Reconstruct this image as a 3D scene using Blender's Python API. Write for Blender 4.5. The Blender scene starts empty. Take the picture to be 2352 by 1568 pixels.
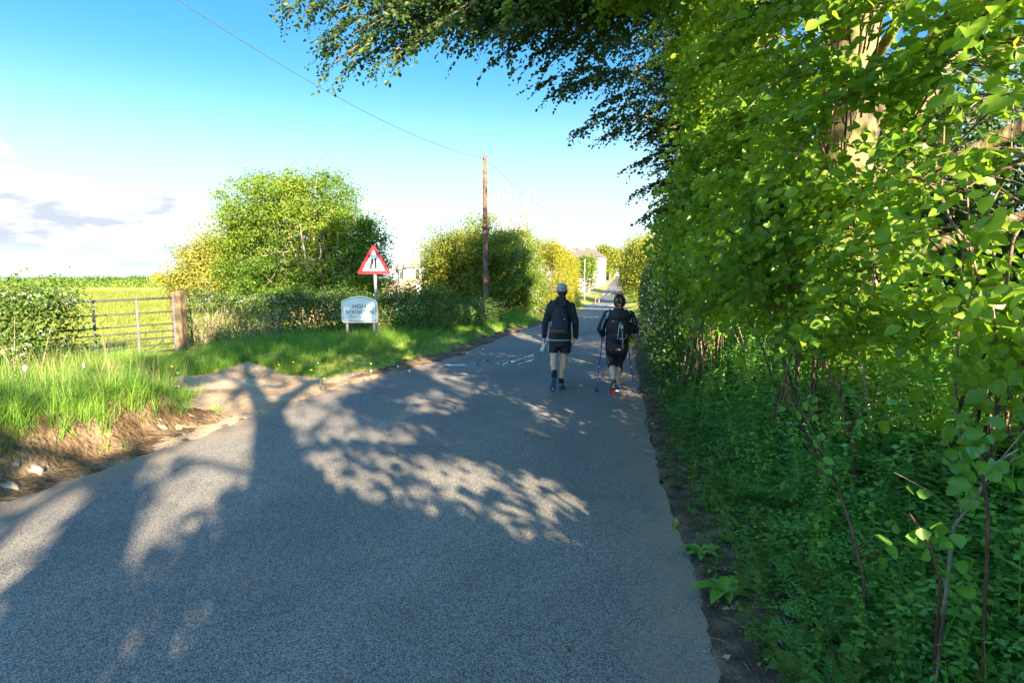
import bpy, bmesh, math, random
import numpy as np
from mathutils import Vector, Matrix
random.seed(4); RS = np.random.RandomState(11)
R = math.radians
sc = bpy.context.scene
C = sc.collection

# ------------------------------------------------------------------ camera, sky, sun, exposure
F_PX = 1300.0                      # focal length in pixels of a 2352 px wide picture
PITCH = math.atan(139 / F_PX); EYE = 1.7
cam = bpy.data.cameras.new('camera'); cam_ob = bpy.data.objects.new('camera', cam); C.objects.link(cam_ob)
cam.sensor_width = 36; cam.lens = 36 * F_PX / 2352; cam.clip_start = .05; cam.clip_end = 9000
cam_ob.location = (0, 0, EYE); cam_ob.rotation_euler = (R(90) - PITCH, 0, 0)
sc.camera = cam_ob

SUN_H = np.array([.400, -.9165]); SUN_EL = 19.5; TAN = math.tan(R(SUN_EL))
SUN_AZ = math.atan2(SUN_H[0], SUN_H[1])
sun = bpy.data.lights.new('sun', 'SUN'); sun.energy = 5.0; sun.angle = R(.53); sun.color = (1, .78, .50)
sun_ob = bpy.data.objects.new('sun', sun); C.objects.link(sun_ob); sun_ob.location = (20, -40, 30)
sun_ob.rotation_euler = Vector((-SUN_H[0], -SUN_H[1], -TAN)).to_track_quat('-Z', 'Y').to_euler()
sc.view_settings.view_transform = 'Standard'; sc.view_settings.look = 'None'
sc.view_settings.exposure = 2.85; sc.view_settings.gamma = 1.0
sc.cycles.max_bounces = 6; sc.cycles.diffuse_bounces = 3; sc.cycles.glossy_bounces = 2
sc.cycles.transmission_bounces = 4; sc.cycles.transparent_max_bounces = 4; sc.cycles.use_denoising = True
sc.cycles.caustics_reflective = False; sc.cycles.caustics_refractive = False

def ray(u, v):
    x = (u - 1176) / F_PX; y = -(v - 784) / F_PX; c, s = math.cos(PITCH), math.sin(PITCH)
    return np.array([x, c + y * s, -s + y * c])
def px(u, v, Y): r = ray(u, v); return np.array([0, 0, EYE]) + r * (Y / r[1])
def gnd(u, v, z=0.): r = ray(u, v); return np.array([0, 0, EYE]) + r * ((z - EYE) / r[2])

world = bpy.data.worlds.new('World'); sc.world = world; world.use_nodes = True
def build_world():
    nt = world.node_tree; nt.nodes.clear(); N = nt.nodes.new; Lk = nt.links.new
    def val(a, sock):
        if isinstance(a, (int, float)): sock.default_value = a
        else: Lk(a, sock)
    def M(op, a, b=0., c=0., clamp=False):
        n = N('ShaderNodeMath'); n.operation = op; n.use_clamp = clamp
        for i, q in enumerate((a, b, c)): val(q, n.inputs[i])
        return n.outputs[0]
    def sstep(x, lo, hi):
        n = N('ShaderNodeMapRange'); n.interpolation_type = 'SMOOTHSTEP'
        val(x, n.inputs[0]); val(lo, n.inputs[1]); val(hi, n.inputs[2]); n.inputs[3].default_value = 0; n.inputs[4].default_value = 1
        return n.outputs[0]
    def mix(f, a, b):
        n = N('ShaderNodeMix'); n.data_type = 'RGBA'; val(f, n.inputs[0])
        for q, s in ((a, n.inputs[6]), (b, n.inputs[7])):
            if isinstance(q, tuple): s.default_value = (*q, 1)
            else: Lk(q, s)
        return n.outputs[2]
    sky = N('ShaderNodeTexSky'); sky.sky_type = 'NISHITA'; sky.sun_disc = False
    sky.sun_elevation = R(SUN_EL); sky.sun_rotation = SUN_AZ; sky.air_density = 1.0; sky.dust_density = .6; sky.ozone_density = 3.0
    hs = N('ShaderNodeHueSaturation'); hs.inputs['Saturation'].default_value = SKY_SAT; hs.inputs['Hue'].default_value = SKY_HUE; Lk(sky.outputs[0], hs.inputs['Color'])
    tc = N('ShaderNodeTexCoord'); sp = N('ShaderNodeSeparateXYZ'); Lk(tc.outputs['Generated'], sp.inputs[0])
    x, y, z = sp.outputs
    az = M('ARCTAN2', x, y); el = M('ARCTANGENT', M('DIVIDE', z, M('SQRT', M('ADD', M('MULTIPLY', x, x), M('MULTIPLY', y, y)))))
    cb = N('ShaderNodeCombineXYZ'); Lk(az, cb.inputs[0]); Lk(M('MULTIPLY', el, 2.6), cb.inputs[1])
    def noise(scale, det, off):
        a = N('ShaderNodeVectorMath'); a.operation = 'ADD'; Lk(cb.outputs[0], a.inputs[0]); a.inputs[1].default_value = (off, off * .7, 0)
        n = N('ShaderNodeTexNoise'); n.inputs['Scale'].default_value = scale; n.inputs['Detail'].default_value = det; Lk(a.outputs[0], n.inputs['Vector'])
        return M('SUBTRACT', n.outputs[0], .5)
    # a bank of cumulus low in the sky, its top falling away clockwise
    top = M('ADD', M('MULTIPLY', M('ADD', az, .68), -.24), .156)
    body = M('ADD', M('SUBTRACT', top, el), M('ADD', M('MULTIPLY', noise(16, 5, 0.), .085), M('MULTIPLY', noise(5, 2, 3.), .07)))
    mask = M('MULTIPLY', sstep(body, -.004, .014), sstep(el, .022, .06))
    mask = M('MULTIPLY', mask, sstep(az, -.33, -.43))
    mask = M('MULTIPLY', mask, sstep(az, -1.7, -1.2))
    grey = M('MULTIPLY', sstep(M('ADD', M('MULTIPLY', noise(10, 4, 7.), 3.0), M('MULTIPLY', M('SUBTRACT', body, .045), 5.)), .0, .40), .8)
    wisp = M('MULTIPLY', M('MULTIPLY', sstep(noise(10, 3, 12.), .03, .2), sstep(el, .10, .05)), M('MULTIPLY', sstep(el, .012, .03), sstep(az, -.36, -.44)))
    ccol = mix(grey, CLOUD_LIT, CLOUD_DIM)
    tint = mix(sstep(el, .10, .40), (.74, .83, .76), ZENITH)
    dn = N('ShaderNodeVectorMath'); dn.operation = 'DOT_PRODUCT'; Lk(tc.outputs['Generated'], dn.inputs[0]); dn.inputs[1].default_value = tuple(Vector((SUN_H[0], SUN_H[1], TAN)).normalized())
    glow = M('ADD', 1., M('MULTIPLY', sstep(dn.outputs['Value'], -.5, .55), SUN_SIDE_FILL))       # sun-side sky raised beyond the sky model, an added fill for the shade
    mu = N('ShaderNodeMix'); mu.data_type = 'RGBA'; mu.blend_type = 'MULTIPLY'; mu.inputs[0].default_value = 1; Lk(hs.outputs[0], mu.inputs[6]); Lk(tint, mu.inputs[7])
    hz = mix(M('MULTIPLY', sstep(el, .33, .0), .85), mu.outputs[2], PALE)
    hz = mix(M('MULTIPLY', sstep(el, .52, .95), .8), hz, OVERHEAD_FILL)          # veil above the view, added as fill light for the shade
    c1 = mix(mask, hz, ccol); c2 = mix(M('MULTIPLY', wisp, .6), c1, CLOUD_DIM)
    bg = N('ShaderNodeBackground'); bg.inputs[1].default_value = SKY_STR; Lk(c2, bg.inputs[0]); Lk(M('MULTIPLY', glow, SKY_STR), bg.inputs[1])
    out = N('ShaderNodeOutputWorld'); Lk(bg.outputs[0], out.inputs[0])
SKY_STR = .052; SKY_SAT = 1.05; SKY_HUE = .5; ZENITH = (.29, .63, .72); SUN_SIDE_FILL = 1.3; OVERHEAD_FILL = (.60, 1.05, 1.75)
CLOUD_LIT = (3.7, 3.6, 3.5); CLOUD_DIM = (1.55, 1.85, 2.3); PALE = (2.62, 3.06, 3.15)
build_world()

# ------------------------------------------------------------------ helpers
def tag(o, label=None, cat=None, group=None, kind=None):
    if label: o['label'] = label
    if cat: o['category'] = cat
    if group: o['group'] = group
    if kind: o['kind'] = kind
    return o
def empty(name, loc, label=None, cat=None, group=None, rz=0.):
    o = bpy.data.objects.new(name, None); C.objects.link(o); o.location = tuple(loc); o.rotation_euler = (0, 0, rz)
    o.empty_display_size = .2
    return tag(o, label, cat, group)
def link(name, me, mat, parent=None, local=True):
    o = bpy.data.objects.new(name, me); C.objects.link(o)
    for m in (mat if isinstance(mat, (list, tuple)) else [mat]): me.materials.append(m)
    if parent is not None:
        o.parent = parent
        if not local: o.matrix_parent_inverse = parent_inv(parent)
    return o
def parent_inv(p):
    return (Matrix.Translation(p.location) @ p.rotation_euler.to_matrix().to_4x4()).inverted()
def raw_mesh(name, V, faces_flat, k):
    V = np.ascontiguousarray(V, dtype=np.float32).reshape(-1, 3); Fc = np.ascontiguousarray(faces_flat, dtype=np.int32).reshape(-1, k)
    me = bpy.data.meshes.new(name); me.vertices.add(len(V)); me.vertices.foreach_set('co', V.ravel())
    me.loops.add(Fc.size); me.loops.foreach_set('vertex_index', Fc.ravel())
    me.polygons.add(len(Fc)); me.polygons.foreach_set('loop_start', np.arange(0, Fc.size, k, dtype=np.int32))
    me.update(calc_edges=True); return me
def unit(a): return a / np.maximum(np.linalg.norm(a, axis=-1, keepdims=True), 1e-9)
class Leaves:
    """gathers leaf blades: kind 4 is a flat diamond, kind 6 a cupped, folded beech-like blade"""
    def __init__(s): s.P = []; s.D = []; s.N = []; s.L = []; s.W = []
    def add(s, P, D, N, L, W):
        P = np.atleast_2d(P); n = len(P)
        s.P.append(P); s.D.append(np.broadcast_to(D, (n, 3))); s.N.append(np.broadcast_to(N, (n, 3)))
        s.L.append(np.broadcast_to(L, (n,))); s.W.append(np.broadcast_to(W, (n,)))
    def build(s, name, mat, parent=None, kind=4, local=False, keep=None):
        P, D, N = map(np.concatenate, (s.P, s.D, s.N)); L = np.concatenate(s.L)[:, None]; W = np.concatenate(s.W)[:, None]
        if keep is not None:
            k = keep(P); P, D, N, L, W = P[k], D[k], N[k], L[k], W[k]
        D = unit(D); S = unit(np.cross(D, N)); N = np.cross(S, D); n = len(P)
        if kind == 4:
            mid = P + D * L * .48 + N * L * .05
            V = np.stack([P, mid + S * W * .5, P + D * L - N * L * .06, mid - S * W * .5], 1); fc = np.array([0, 1, 2, 3])
            Fa = (np.arange(n)[:, None] * 4 + fc).ravel()
        else:
            V = [P]; cup = N * W
            for q, w, h in ((.22, .40, .13), (.52, .50, .17), (.80, .30, .08)): V.append(P + D * L * q + S * W * w + cup * h)
            V.append(P + D * L - N * L * .12)
            for q, w, h in ((.80, .30, .08), (.52, .50, .17), (.22, .40, .13)): V.append(P + D * L * q - S * W * w + cup * h)
            V = np.stack(V, 1); Fa = (np.arange(n)[:, None] * 8 + np.array([0, 1, 2, 3, 4, 0, 4, 5, 6, 7])).ravel()
            return link(name, raw_mesh(name, V, Fa, 5), mat, parent, local)
        me = raw_mesh(name, V, Fa, 4)
        return link(name, me, mat, parent, local)
def rnd_unit(n): return unit(RS.normal(size=(n, 3)))

class MB:
    """gathers boxes, tubes, prisms into ONE mesh"""
    def __init__(s): s.v = []; s.f = []; s.m = []; s.sm = []
    def add(s, V, Fc, mi=0, smooth=False):
        o = len(s.v); s.v += [tuple(map(float, p)) for p in V]; s.f += [tuple(i + o for i in f) for f in Fc]; s.m += [mi] * len(Fc); s.sm += [smooth] * len(Fc)
    def box(s, c, d, rot=None, mi=0):
        V = [Vector((x * d[0] / 2, y * d[1] / 2, z * d[2] / 2)) for x in (-1, 1) for y in (-1, 1) for z in (-1, 1)]
        if rot is not None: V = [rot @ p for p in V]
        V = [p + Vector(c) for p in V]
        s.add(V, [(0, 1, 3, 2), (4, 6, 7, 5), (0, 4, 5, 1), (2, 3, 7, 6), (0, 2, 6, 4), (1, 5, 7, 3)], mi)
    def tube(s, pts, rad, n=8, mi=0, wob=0., cap=True):
        pts = [Vector(tuple(p)) for p in pts]; k = len(pts); rad = [rad] * k if isinstance(rad, (int, float)) else list(rad)
        V = []; up = None
        for i, p in enumerate(pts):
            d = (pts[min(i + 1, k - 1)] - pts[max(i - 1, 0)]); d = d.normalized() if d.length > 1e-9 else Vector((0, 0, 1))
            if up is None: up = Vector((0, 1, 0)) if abs(d.y) < .8 else Vector((1, 0, 0))
            a = d.cross(up).normalized(); b = a.cross(d).normalized(); up = b
            for j in range(n):
                t = 2 * math.pi * j / n; r = rad[i] * (1 + wob * random.uniform(-1, 1))
                V.append(p + (a * math.cos(t) + b * math.sin(t)) * r)
        Fc = [(i * n + j, i * n + (j + 1) % n, (i + 1) * n + (j + 1) % n, (i + 1) * n + j) for i in range(k - 1) for j in range(n)]
        if cap: Fc += [tuple(range(n - 1, -1, -1)), tuple((k - 1) * n + j for j in range(n))]
        s.add(V, Fc, mi, True)
    def prism(s, poly, axis_o, ax, ay, depth, mi=0):
        """poly of 2-D points in the plane o + x*ax + y*ay, thickened along ax x ay by depth"""
        o, ax, ay = Vector(tuple(axis_o)), Vector(tuple(ax)), Vector(tuple(ay)); nn = ax.cross(ay).normalized() * depth; n = len(poly)
        V = [o + ax * a + ay * b for a, b in poly]; V += [p + nn for p in V]
        s.add(V, [tuple(range(n - 1, -1, -1)), tuple(range(n, 2 * n))] + [(i, (i + 1) % n, n + (i + 1) % n, n + i) for i in range(n)], mi)
    def ell(s, c, r, nu=14, nv=9, mi=0, rot=None):
        V = []
        for j in range(1, nv):
            th = math.pi * j / nv
            for i in range(nu):
                ph = 2 * math.pi * i / nu; V.append(Vector((r[0] * math.sin(th) * math.cos(ph), r[1] * math.sin(th) * math.sin(ph), r[2] * math.cos(th))))
        V += [Vector((0, 0, r[2])), Vector((0, 0, -r[2]))]
        if rot is not None: V = [rot @ p for p in V]
        V = [p + Vector(tuple(c)) for p in V]; q = nu * (nv - 1)
        Fc = [(j * nu + i, (j + 1) * nu + i, (j + 1) * nu + (i + 1) % nu, j * nu + (i + 1) % nu) for j in range(nv - 2) for i in range(nu)]
        Fc += [(i, (i + 1) % nu, q) for i in range(nu)] + [((nv - 2) * nu + (i + 1) % nu, (nv - 2) * nu + i, q + 1) for i in range(nu)]
        s.add(V, Fc, mi, True)
    def build(s, name, mat, parent=None, local=True, bevel=0.):
        me = bpy.data.meshes.new(name); me.from_pydata(s.v, [], s.f); me.update()
        me.polygons.foreach_set('material_index', s.m); me.polygons.foreach_set('use_smooth', s.sm)
        o = link(name, me, mat, parent, local)
        if bevel:
            b = o.modifiers.new('bevel', 'BEVEL'); b.width = bevel; b.segments = 2; b.limit_method = 'ANGLE'
        return o

# ------------------------------------------------------------------ materials
def node_mat(name):
    m = bpy.data.materials.new(name); m.use_nodes = True; nt = m.node_tree
    return m, nt, nt.nodes['Principled BSDF'], nt.nodes['Material Output']
def _noise(nt, scale, det=3., rough=.55, vec=None, kind='ShaderNodeTexNoise'):
    n = nt.nodes.new(kind); n.inputs['Scale'].default_value = scale
    if 'Detail' in n.inputs: n.inputs['Detail'].default_value = det; 
    if vec is not None: nt.links.new(vec, n.inputs['Vector'])
    return n
def _pos(nt): return nt.nodes.new('ShaderNodeNewGeometry').outputs['Position']
def _ramp(nt, fac, stops):
    r = nt.nodes.new('ShaderNodeValToRGB'); e = r.color_ramp.elements
    while len(e) < len(stops): e.new(.5)
    for q, (p, c) in zip(e, stops): q.position = p; q.color = (*c, 1)
    nt.links.new(fac, r.inputs[0]); return r.outputs[0]
def _mixc(nt, f, a, b, mode='MIX'):
    n = nt.nodes.new('ShaderNodeMix'); n.data_type = 'RGBA'; n.blend_type = mode
    for q, s in ((f, n.inputs[0]), (a, n.inputs[6]), (b, n.inputs[7])):
        if isinstance(q, (int, float)): s.default_value = q
        elif isinstance(q, tuple): s.default_value = (*q, 1)
        else: nt.links.new(q, s)
    return n.outputs[2]
def _bump(nt, h, strength, dist, b):
    n = nt.nodes.new('ShaderNodeBump'); n.inputs['Strength'].default_value = strength; n.inputs['Distance'].default_value = dist
    nt.links.new(h, n.inputs['Height']); nt.links.new(n.outputs[0], b.inputs['Normal'])
def plain(name, col, rough=.6, metal=0., var=.25, scale=30., bump=0., spec=.4, coord='obj'):
    m, nt, b, _ = node_mat(name)
    tc = nt.nodes.new('ShaderNodeTexCoord').outputs['Object']
    n = _noise(nt, scale, 4, vec=tc); lo = tuple(c * (1 - var) for c in col); hi = tuple(min(c * (1 + var), 1) for c in col)
    nt.links.new(_ramp(nt, n.outputs[0], [(.3, lo), (.7, hi)]), b.inputs['Base Color'])
    b.inputs['Roughness'].default_value = rough; b.inputs['Metallic'].default_value = metal; b.inputs['Specular IOR Level'].default_value = spec
    if bump: _bump(nt, n.outputs[0], bump, .01, b)
    return m
def leaf_mat(name, dark, light, trans=.42, rough=.42, spec=.35, pale=None, palef=0., tcol=(1.35, 1.25, .5), clump=.9):
    """every blade is an island and takes its own tint; light passes through it"""
    m, nt, b, out = node_mat(name)
    g = nt.nodes.new('ShaderNodeNewGeometry'); isl = g.outputs['Random Per Island']
    col = _ramp(nt, isl, [(0., dark), (.55, tuple((a + c) / 2 for a, c in zip(dark, light))), (1., light)])
    big = _noise(nt, clump, 2, vec=g.outputs['Position'])
    col = _mixc(nt, .55, col, _ramp(nt, big.outputs[0], [(.35, dark), (.65, light)]))
    if pale:
        f = nt.nodes.new('ShaderNodeMath'); f.operation = 'LESS_THAN'; f.inputs[1].default_value = palef; nt.links.new(isl, f.inputs[0])
        col = _mixc(nt, f.outputs[0], col, pale)
    nt.links.new(col, b.inputs['Base Color']); b.inputs['Roughness'].default_value = rough; b.inputs['Specular IOR Level'].default_value = spec
    tr = nt.nodes.new('ShaderNodeBsdfTranslucent'); nt.links.new(_mixc(nt, 1., col, tcol, 'MULTIPLY'), tr.inputs[0])
    mx = nt.nodes.new('ShaderNodeMixShader'); mx.inputs[0].default_value = trans
    nt.links.new(b.outputs[0], mx.inputs[1]); nt.links.new(tr.outputs[0], mx.inputs[2]); nt.links.new(mx.outputs[0], out.inputs['Surface'])
    return m
def bark_mat(name, dark, light, scale=(9, 9, 2.2), moss=None):
    m, nt, b, _ = node_mat(name); mp = nt.nodes.new('ShaderNodeMapping'); mp.inputs['Scale'].default_value = scale
    nt.links.new(_pos(nt), mp.inputs[0]); n = _noise(nt, 1., 6, vec=mp.outputs[0])
    col = _ramp(nt, n.outputs[0], [(.3, dark), (.62, light)])
    if moss:
        k = _noise(nt, 2.2, 4, vec=_pos(nt)); f = _ramp(nt, k.outputs[0], [(.47, (0, 0, 0)), (.6, (1, 1, 1))]); col = _mixc(nt, f, col, moss)
    nt.links.new(col, b.inputs['Base Color']); b.inputs['Roughness'].default_value = .85
    blot = _noise(nt, 5.5, 5, vec=_pos(nt)); nt.links.new(_mixc(nt, 1., col, _ramp(nt, blot.outputs[0], [(.36, (.45, .45, .45)), (.6, (1.25, 1.25, 1.25))]), 'MULTIPLY'), b.inputs['Base Color']); _bump(nt, n.outputs[0], 1., .04, b)
    return m
def asphalt_mat():
    m, nt, b, _ = node_mat('asphalt'); p = _pos(nt)
    v = _noise(nt, 190., vec=p, kind='ShaderNodeTexVoronoi'); v2 = _noise(nt, 190., vec=p, kind='ShaderNodeTexVoronoi')
    grain = nt.nodes.new('ShaderNodeSeparateColor'); nt.links.new(v.outputs['Color'], grain.inputs[0])
    col = _ramp(nt, grain.outputs[0], [(0., (.057, .060, .065)), (.5, (.070, .073, .078)), (.96, (.080, .083, .086)), (.992, (.16, .16, .16)), (1., (.26, .26, .255))])
    big = _noise(nt, .42, 3, vec=p); col = _mixc(nt, 1., col, _ramp(nt, big.outputs[0], [(.3, (.84, .84, .85)), (.7, (1.12, 1.1, 1.07))]), 'MULTIPLY')
    mid = _noise(nt, 2.6, 2, vec=p); col = _mixc(nt, 1., col, _ramp(nt, mid.outputs[0], [(.3, (.91, .91, .92)), (.7, (1.08, 1.07, 1.06))]), 'MULTIPLY')
    tk = nt.nodes.new('ShaderNodeAttribute'); tk.attribute_name = 'track'; col = _mixc(nt, 1., col, _ramp(nt, tk.outputs['Fac'], [(0., (1, 1, 1)), (1., (1.18, 1.16, 1.13))]), 'MULTIPLY')
    stain = _noise(nt, 1.3, 4, vec=p); col = _mixc(nt, 1., col, _ramp(nt, stain.outputs[0], [(.60, (1, 1, 1)), (.66, (.80, .80, .81)), (.72, (1, 1, 1))]), 'MULTIPLY')
    at = nt.nodes.new('ShaderNodeAttribute'); at.attribute_name = 'edge'
    dn = _noise(nt, 3.5, 5, vec=p); mu = nt.nodes.new('ShaderNodeMath'); mu.operation = 'MULTIPLY'
    nt.links.new(at.outputs['Fac'], mu.inputs[0]); nt.links.new(_ramp(nt, dn.outputs[0], [(.35, (.25, .25, .25)), (.6, (1, 1, 1))]), mu.inputs[1])
    col = _mixc(nt, mu.outputs[0], col, (.24, .19, .15))
    nt.links.new(col, b.inputs['Base Color']); b.inputs['Roughness'].default_value = .82; b.inputs['Specular IOR Level'].default_value = .3
    _bump(nt, v2.outputs['Distance'], .25, .005, b); return m
def soil_mat(name, stops, scale, grit, bump=.8):
    m, nt, b, _ = node_mat(name); p = _pos(nt)
    n = _noise(nt, scale, 8, vec=p); g = _noise(nt, grit, 4, vec=p)
    col = _ramp(nt, n.outputs[0], stops); col = _mixc(nt, .7, col, _mixc(nt, 1., col, _ramp(nt, g.outputs[0], [(.3, (.55, .55, .55)), (.7, (1.4, 1.4, 1.4))]), 'MULTIPLY'))
    nt.links.new(col, b.inputs['Base Color']); b.inputs['Roughness'].default_value = .95; b.inputs['Specular IOR Level'].default_value = .15
    ad = nt.nodes.new('ShaderNodeMath'); ad.operation = 'ADD'; nt.links.new(n.outputs[0], ad.inputs[0]); nt.links.new(g.outputs[0], ad.inputs[1])
    _bump(nt, ad.outputs[0], bump, .05, b); return m
M = {}
M['asphalt'] = asphalt_mat()
M['ground'] = soil_mat('meadow_ground', [(.3, (.17, .22, .045)), (.5, (.25, .29, .06)), (.7, (.33, .33, .09))], .35, 9., .5)
M['gravel'] = soil_mat('gravel', [(.3, (.24, .175, .12)), (.5, (.37, .28, .20)), (.7, (.46, .37, .28))], 1.6, 40.)
M['soil'] = soil_mat('earth', [(.3, (.06, .04, .026)), (.5, (.135, .096, .064)), (.7, (.24, .18, .125))], 3., 22., 1.)
M['litter_ground'] = soil_mat('dark_litter', [(.3, (.055, .042, .034)), (.5, (.12, .09, .068)), (.7, (.22, .17, .13))], 6., 60., 1.)
M['beech'] = leaf_mat('beech_leaf', (.065, .18, .018), (.31, .46, .045), .56, .38, .45, tcol=(1.5, 1.42, .5))
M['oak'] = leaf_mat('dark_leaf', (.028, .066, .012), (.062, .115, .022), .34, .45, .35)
M['willow'] = leaf_mat('willow_leaf', (.15, .17, .028), (.27, .27, .06), .4, .5, .25)
M['sallow'] = leaf_mat('spring_leaf', (.045, .12, .014), (.185, .255, .03), .42, .5, .25, clump=.42)
M['yellow'] = leaf_mat('yellow_leaf', (.10, .145, .016), (.25, .265, .035), .42, .5, .25, clump=.5)
M['golden'] = leaf_mat('golden_leaf', (.15, .165, .014), (.27, .265, .026), .42, .5, .25)
M['hedge'] = leaf_mat('hedge_leaf', (.04, .095, .018), (.10, .17, .03), .36, .45, .3)
M['herb'] = leaf_mat('herb_leaf', (.085, .28, .065), (.20, .44, .11), .38, .4, .45, clump=2.2)
M['broad'] = leaf_mat('broad_leaf', (.075, .24, .035), (.20, .41, .06), .38, .4, .4)
M['grass'] = leaf_mat('grass_blade', (.08, .21, .03), (.22, .38, .065), .42, .5, .25, tcol=(1.3, 1.3, .6))
M['straw'] = leaf_mat('dry_stalk', (.26, .22, .11), (.40, .34, .20), .3, .6, .2)
M['field'] = leaf_mat('field_grass', (.14, .19, .035), (.26, .29, .07), .42, .5, .2)
M['blossom'] = leaf_mat('blossom', (.30, .32, .28), (.52, .53, .49), .35, .6, .2, tcol=(1, 1, 1))
M['pink_blossom'] = leaf_mat('pink_blossom', (.36, .25, .25), (.50, .40, .39), .35, .6, .2, tcol=(1, 1, 1))
M['dead_leaf'] = leaf_mat('dead_leaf', (.12, .075, .045), (.55, .42, .30), .15, .7, .2)
M['bark'] = bark_mat('beech_bark', (.065, .048, .032), (.20, .155, .105), moss=(.16, .15, .045))
M['twig'] = bark_mat('twig_bark', (.07, .045, .03), (.20, .14, .10))
M['pale_twig'] = bark_mat('pale_twig', (.16, .12, .09), (.34, .28, .22))
M['red_twig'] = bark_mat('red_twig', (.07, .025, .02), (.17, .08, .05))
M['steel'] = plain('galvanised', (.085, .095, .115), .5, .3, .2, 20, .05)
M['greypost'] = plain('grey_post', (.20, .215, .235), .5, .1, .12, 14)
M['oakpost'] = bark_mat('timber', (.06, .043, .027), (.18, .132, .08), scale=(30, 30, 2.5))
M['polewood'] = bark_mat('pole_wood', (.10, .043, .027), (.22, .11, .072), scale=(26, 26, 1.2))
M['white'] = plain('white_paint', (.55, .55, .54), .55, 0, .05, 6)
M['roadpaint'] = plain('road_paint', (.72, .72, .70), .7, 0, .18, 25, .2)
M['cream'] = plain('cream_frame', (.72, .70, .60), .45, 0, .08, 5)
M['face'] = plain('sign_face', (.60, .66, .70), .16, 0, .04, 3, spec=.6)
M['signback'] = plain('sign_white', (.66, .68, .70), .3, 0, .06, 4)
M['red'] = plain('sign_red', (.50, .020, .030), .35, 0, .12, 4)
M['black'] = plain('sign_black', (.022, .022, .028), .45, 0, .1, 9)
M['render'] = plain('wall_render', (.36, .355, .34), .8, 0, .05, 2)
M['grey_render'] = plain('grey_cladding', (.20, .205, .21), .8, 0, .1, 2)
M['slate'] = plain('roof_slate', (.105, .105, .11), .7, 0, .22, 3)
M['tile'] = plain('roof_tile', (.105, .088, .077), .75, 0, .2, 3)
M['glass'] = plain('window_glass', (.03, .035, .04), .08, 0, .1, 3, spec=.8)
M['cable'] = plain('cable', (.06, .09, .12), .7)
M['stone'] = plain('stone', (.30, .26, .21), .85, 0, .35, 12, .6)
M['yellow_flower'] = plain('dandelion', (.75, .48, .01), .7, 0, .1)
M['fluff'] = plain('seed_head', (.62, .62, .60), .9, 0, .1)
# clothing
M['skin'] = plain('skin', (.60, .37, .28), .55, 0, .16, 16, .05)
M['fleece'] = plain('dark_fleece', (.020, .024, .033), .9, 0, .4, 9, .9)
M['shorts'] = plain('dark_shorts', (.015, .018, .024), .8, 0, .35, 9, .9)
M['navy'] = plain('navy_canvas', (.020, .027, .042), .85, 0, .4, 12, .9)
M['leather'] = plain('brown_leather', (.065, .042, .034), .6, 0, .3, 20)
M['sock'] = plain('dark_sock', (.014, .016, .024), .9)
M['cap'] = plain('grey_cap', (.30, .33, .40), .85, 0, .15, 25)
M['hair'] = plain('dark_hair', (.028, .018, .013), .5, 0, .5, 60, .4)
M['blond'] = plain('fair_hair', (.20, .12, .06), .5, 0, .4, 60)
M['shoe_blue'] = plain('blue_shoe', (.03, .10, .24), .6, 0, .3, 25)
M['lime'] = plain('lime_trim', (.42, .52, .03), .6, 0, .15)
M['sole'] = plain('shoe_sole', (.035, .08, .16), .7, 0, .2)
M['dark_sole'] = plain('tread', (.05, .05, .055), .8, 0, .3, 60)
M['grey_sole'] = plain('sole_patch', (.42, .36, .30), .8, 0, .3, 60)
M['red_sole'] = plain('red_sole', (.52, .035, .02), .6, 0, .15)
M['jacket'] = plain('navy_jacket', (.014, .017, .034), .7, 0, .3, 10, .5)
M['pale_blue'] = plain('pale_blue', (.22, .43, .55), .7, 0, .12)
M['legging'] = plain('legging', (.010, .011, .016), .6, 0, .3, 8, .3)
M['grey_panel'] = plain('grey_panel', (.10, .11, .14), .6)
M['pack'] = plain('black_pack', (.017, .018, .022), .75, 0, .4, 14, .6)
M['strap'] = plain('grey_strap', (.16, .18, .21), .7)
M['hiviz'] = plain('hi_vis', (.45, .62, .015), .7, 0, .15, 10, .4)
M['silver'] = plain('reflective', (.50, .54, .56), .3, .3, .15)
M['pole_blue'] = plain('blue_pole', (.035, .04, .30), .35, .3, .1)
M['rubber'] = plain('rubber', (.014, .014, .015), .8)
M['clip'] = plain('red_clip', (.22, .03, .018), .4)
def bottle_mat():
    m, nt, b, _ = node_mat('clear_plastic'); b.inputs['Base Color'].default_value = (.82, .86, .9, 1); b.inputs['Roughness'].default_value = .12
    b.inputs['Transmission Weight'].default_value = .55; b.inputs['IOR'].default_value = 1.3; return m
M['bottle'] = bottle_mat()

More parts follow.
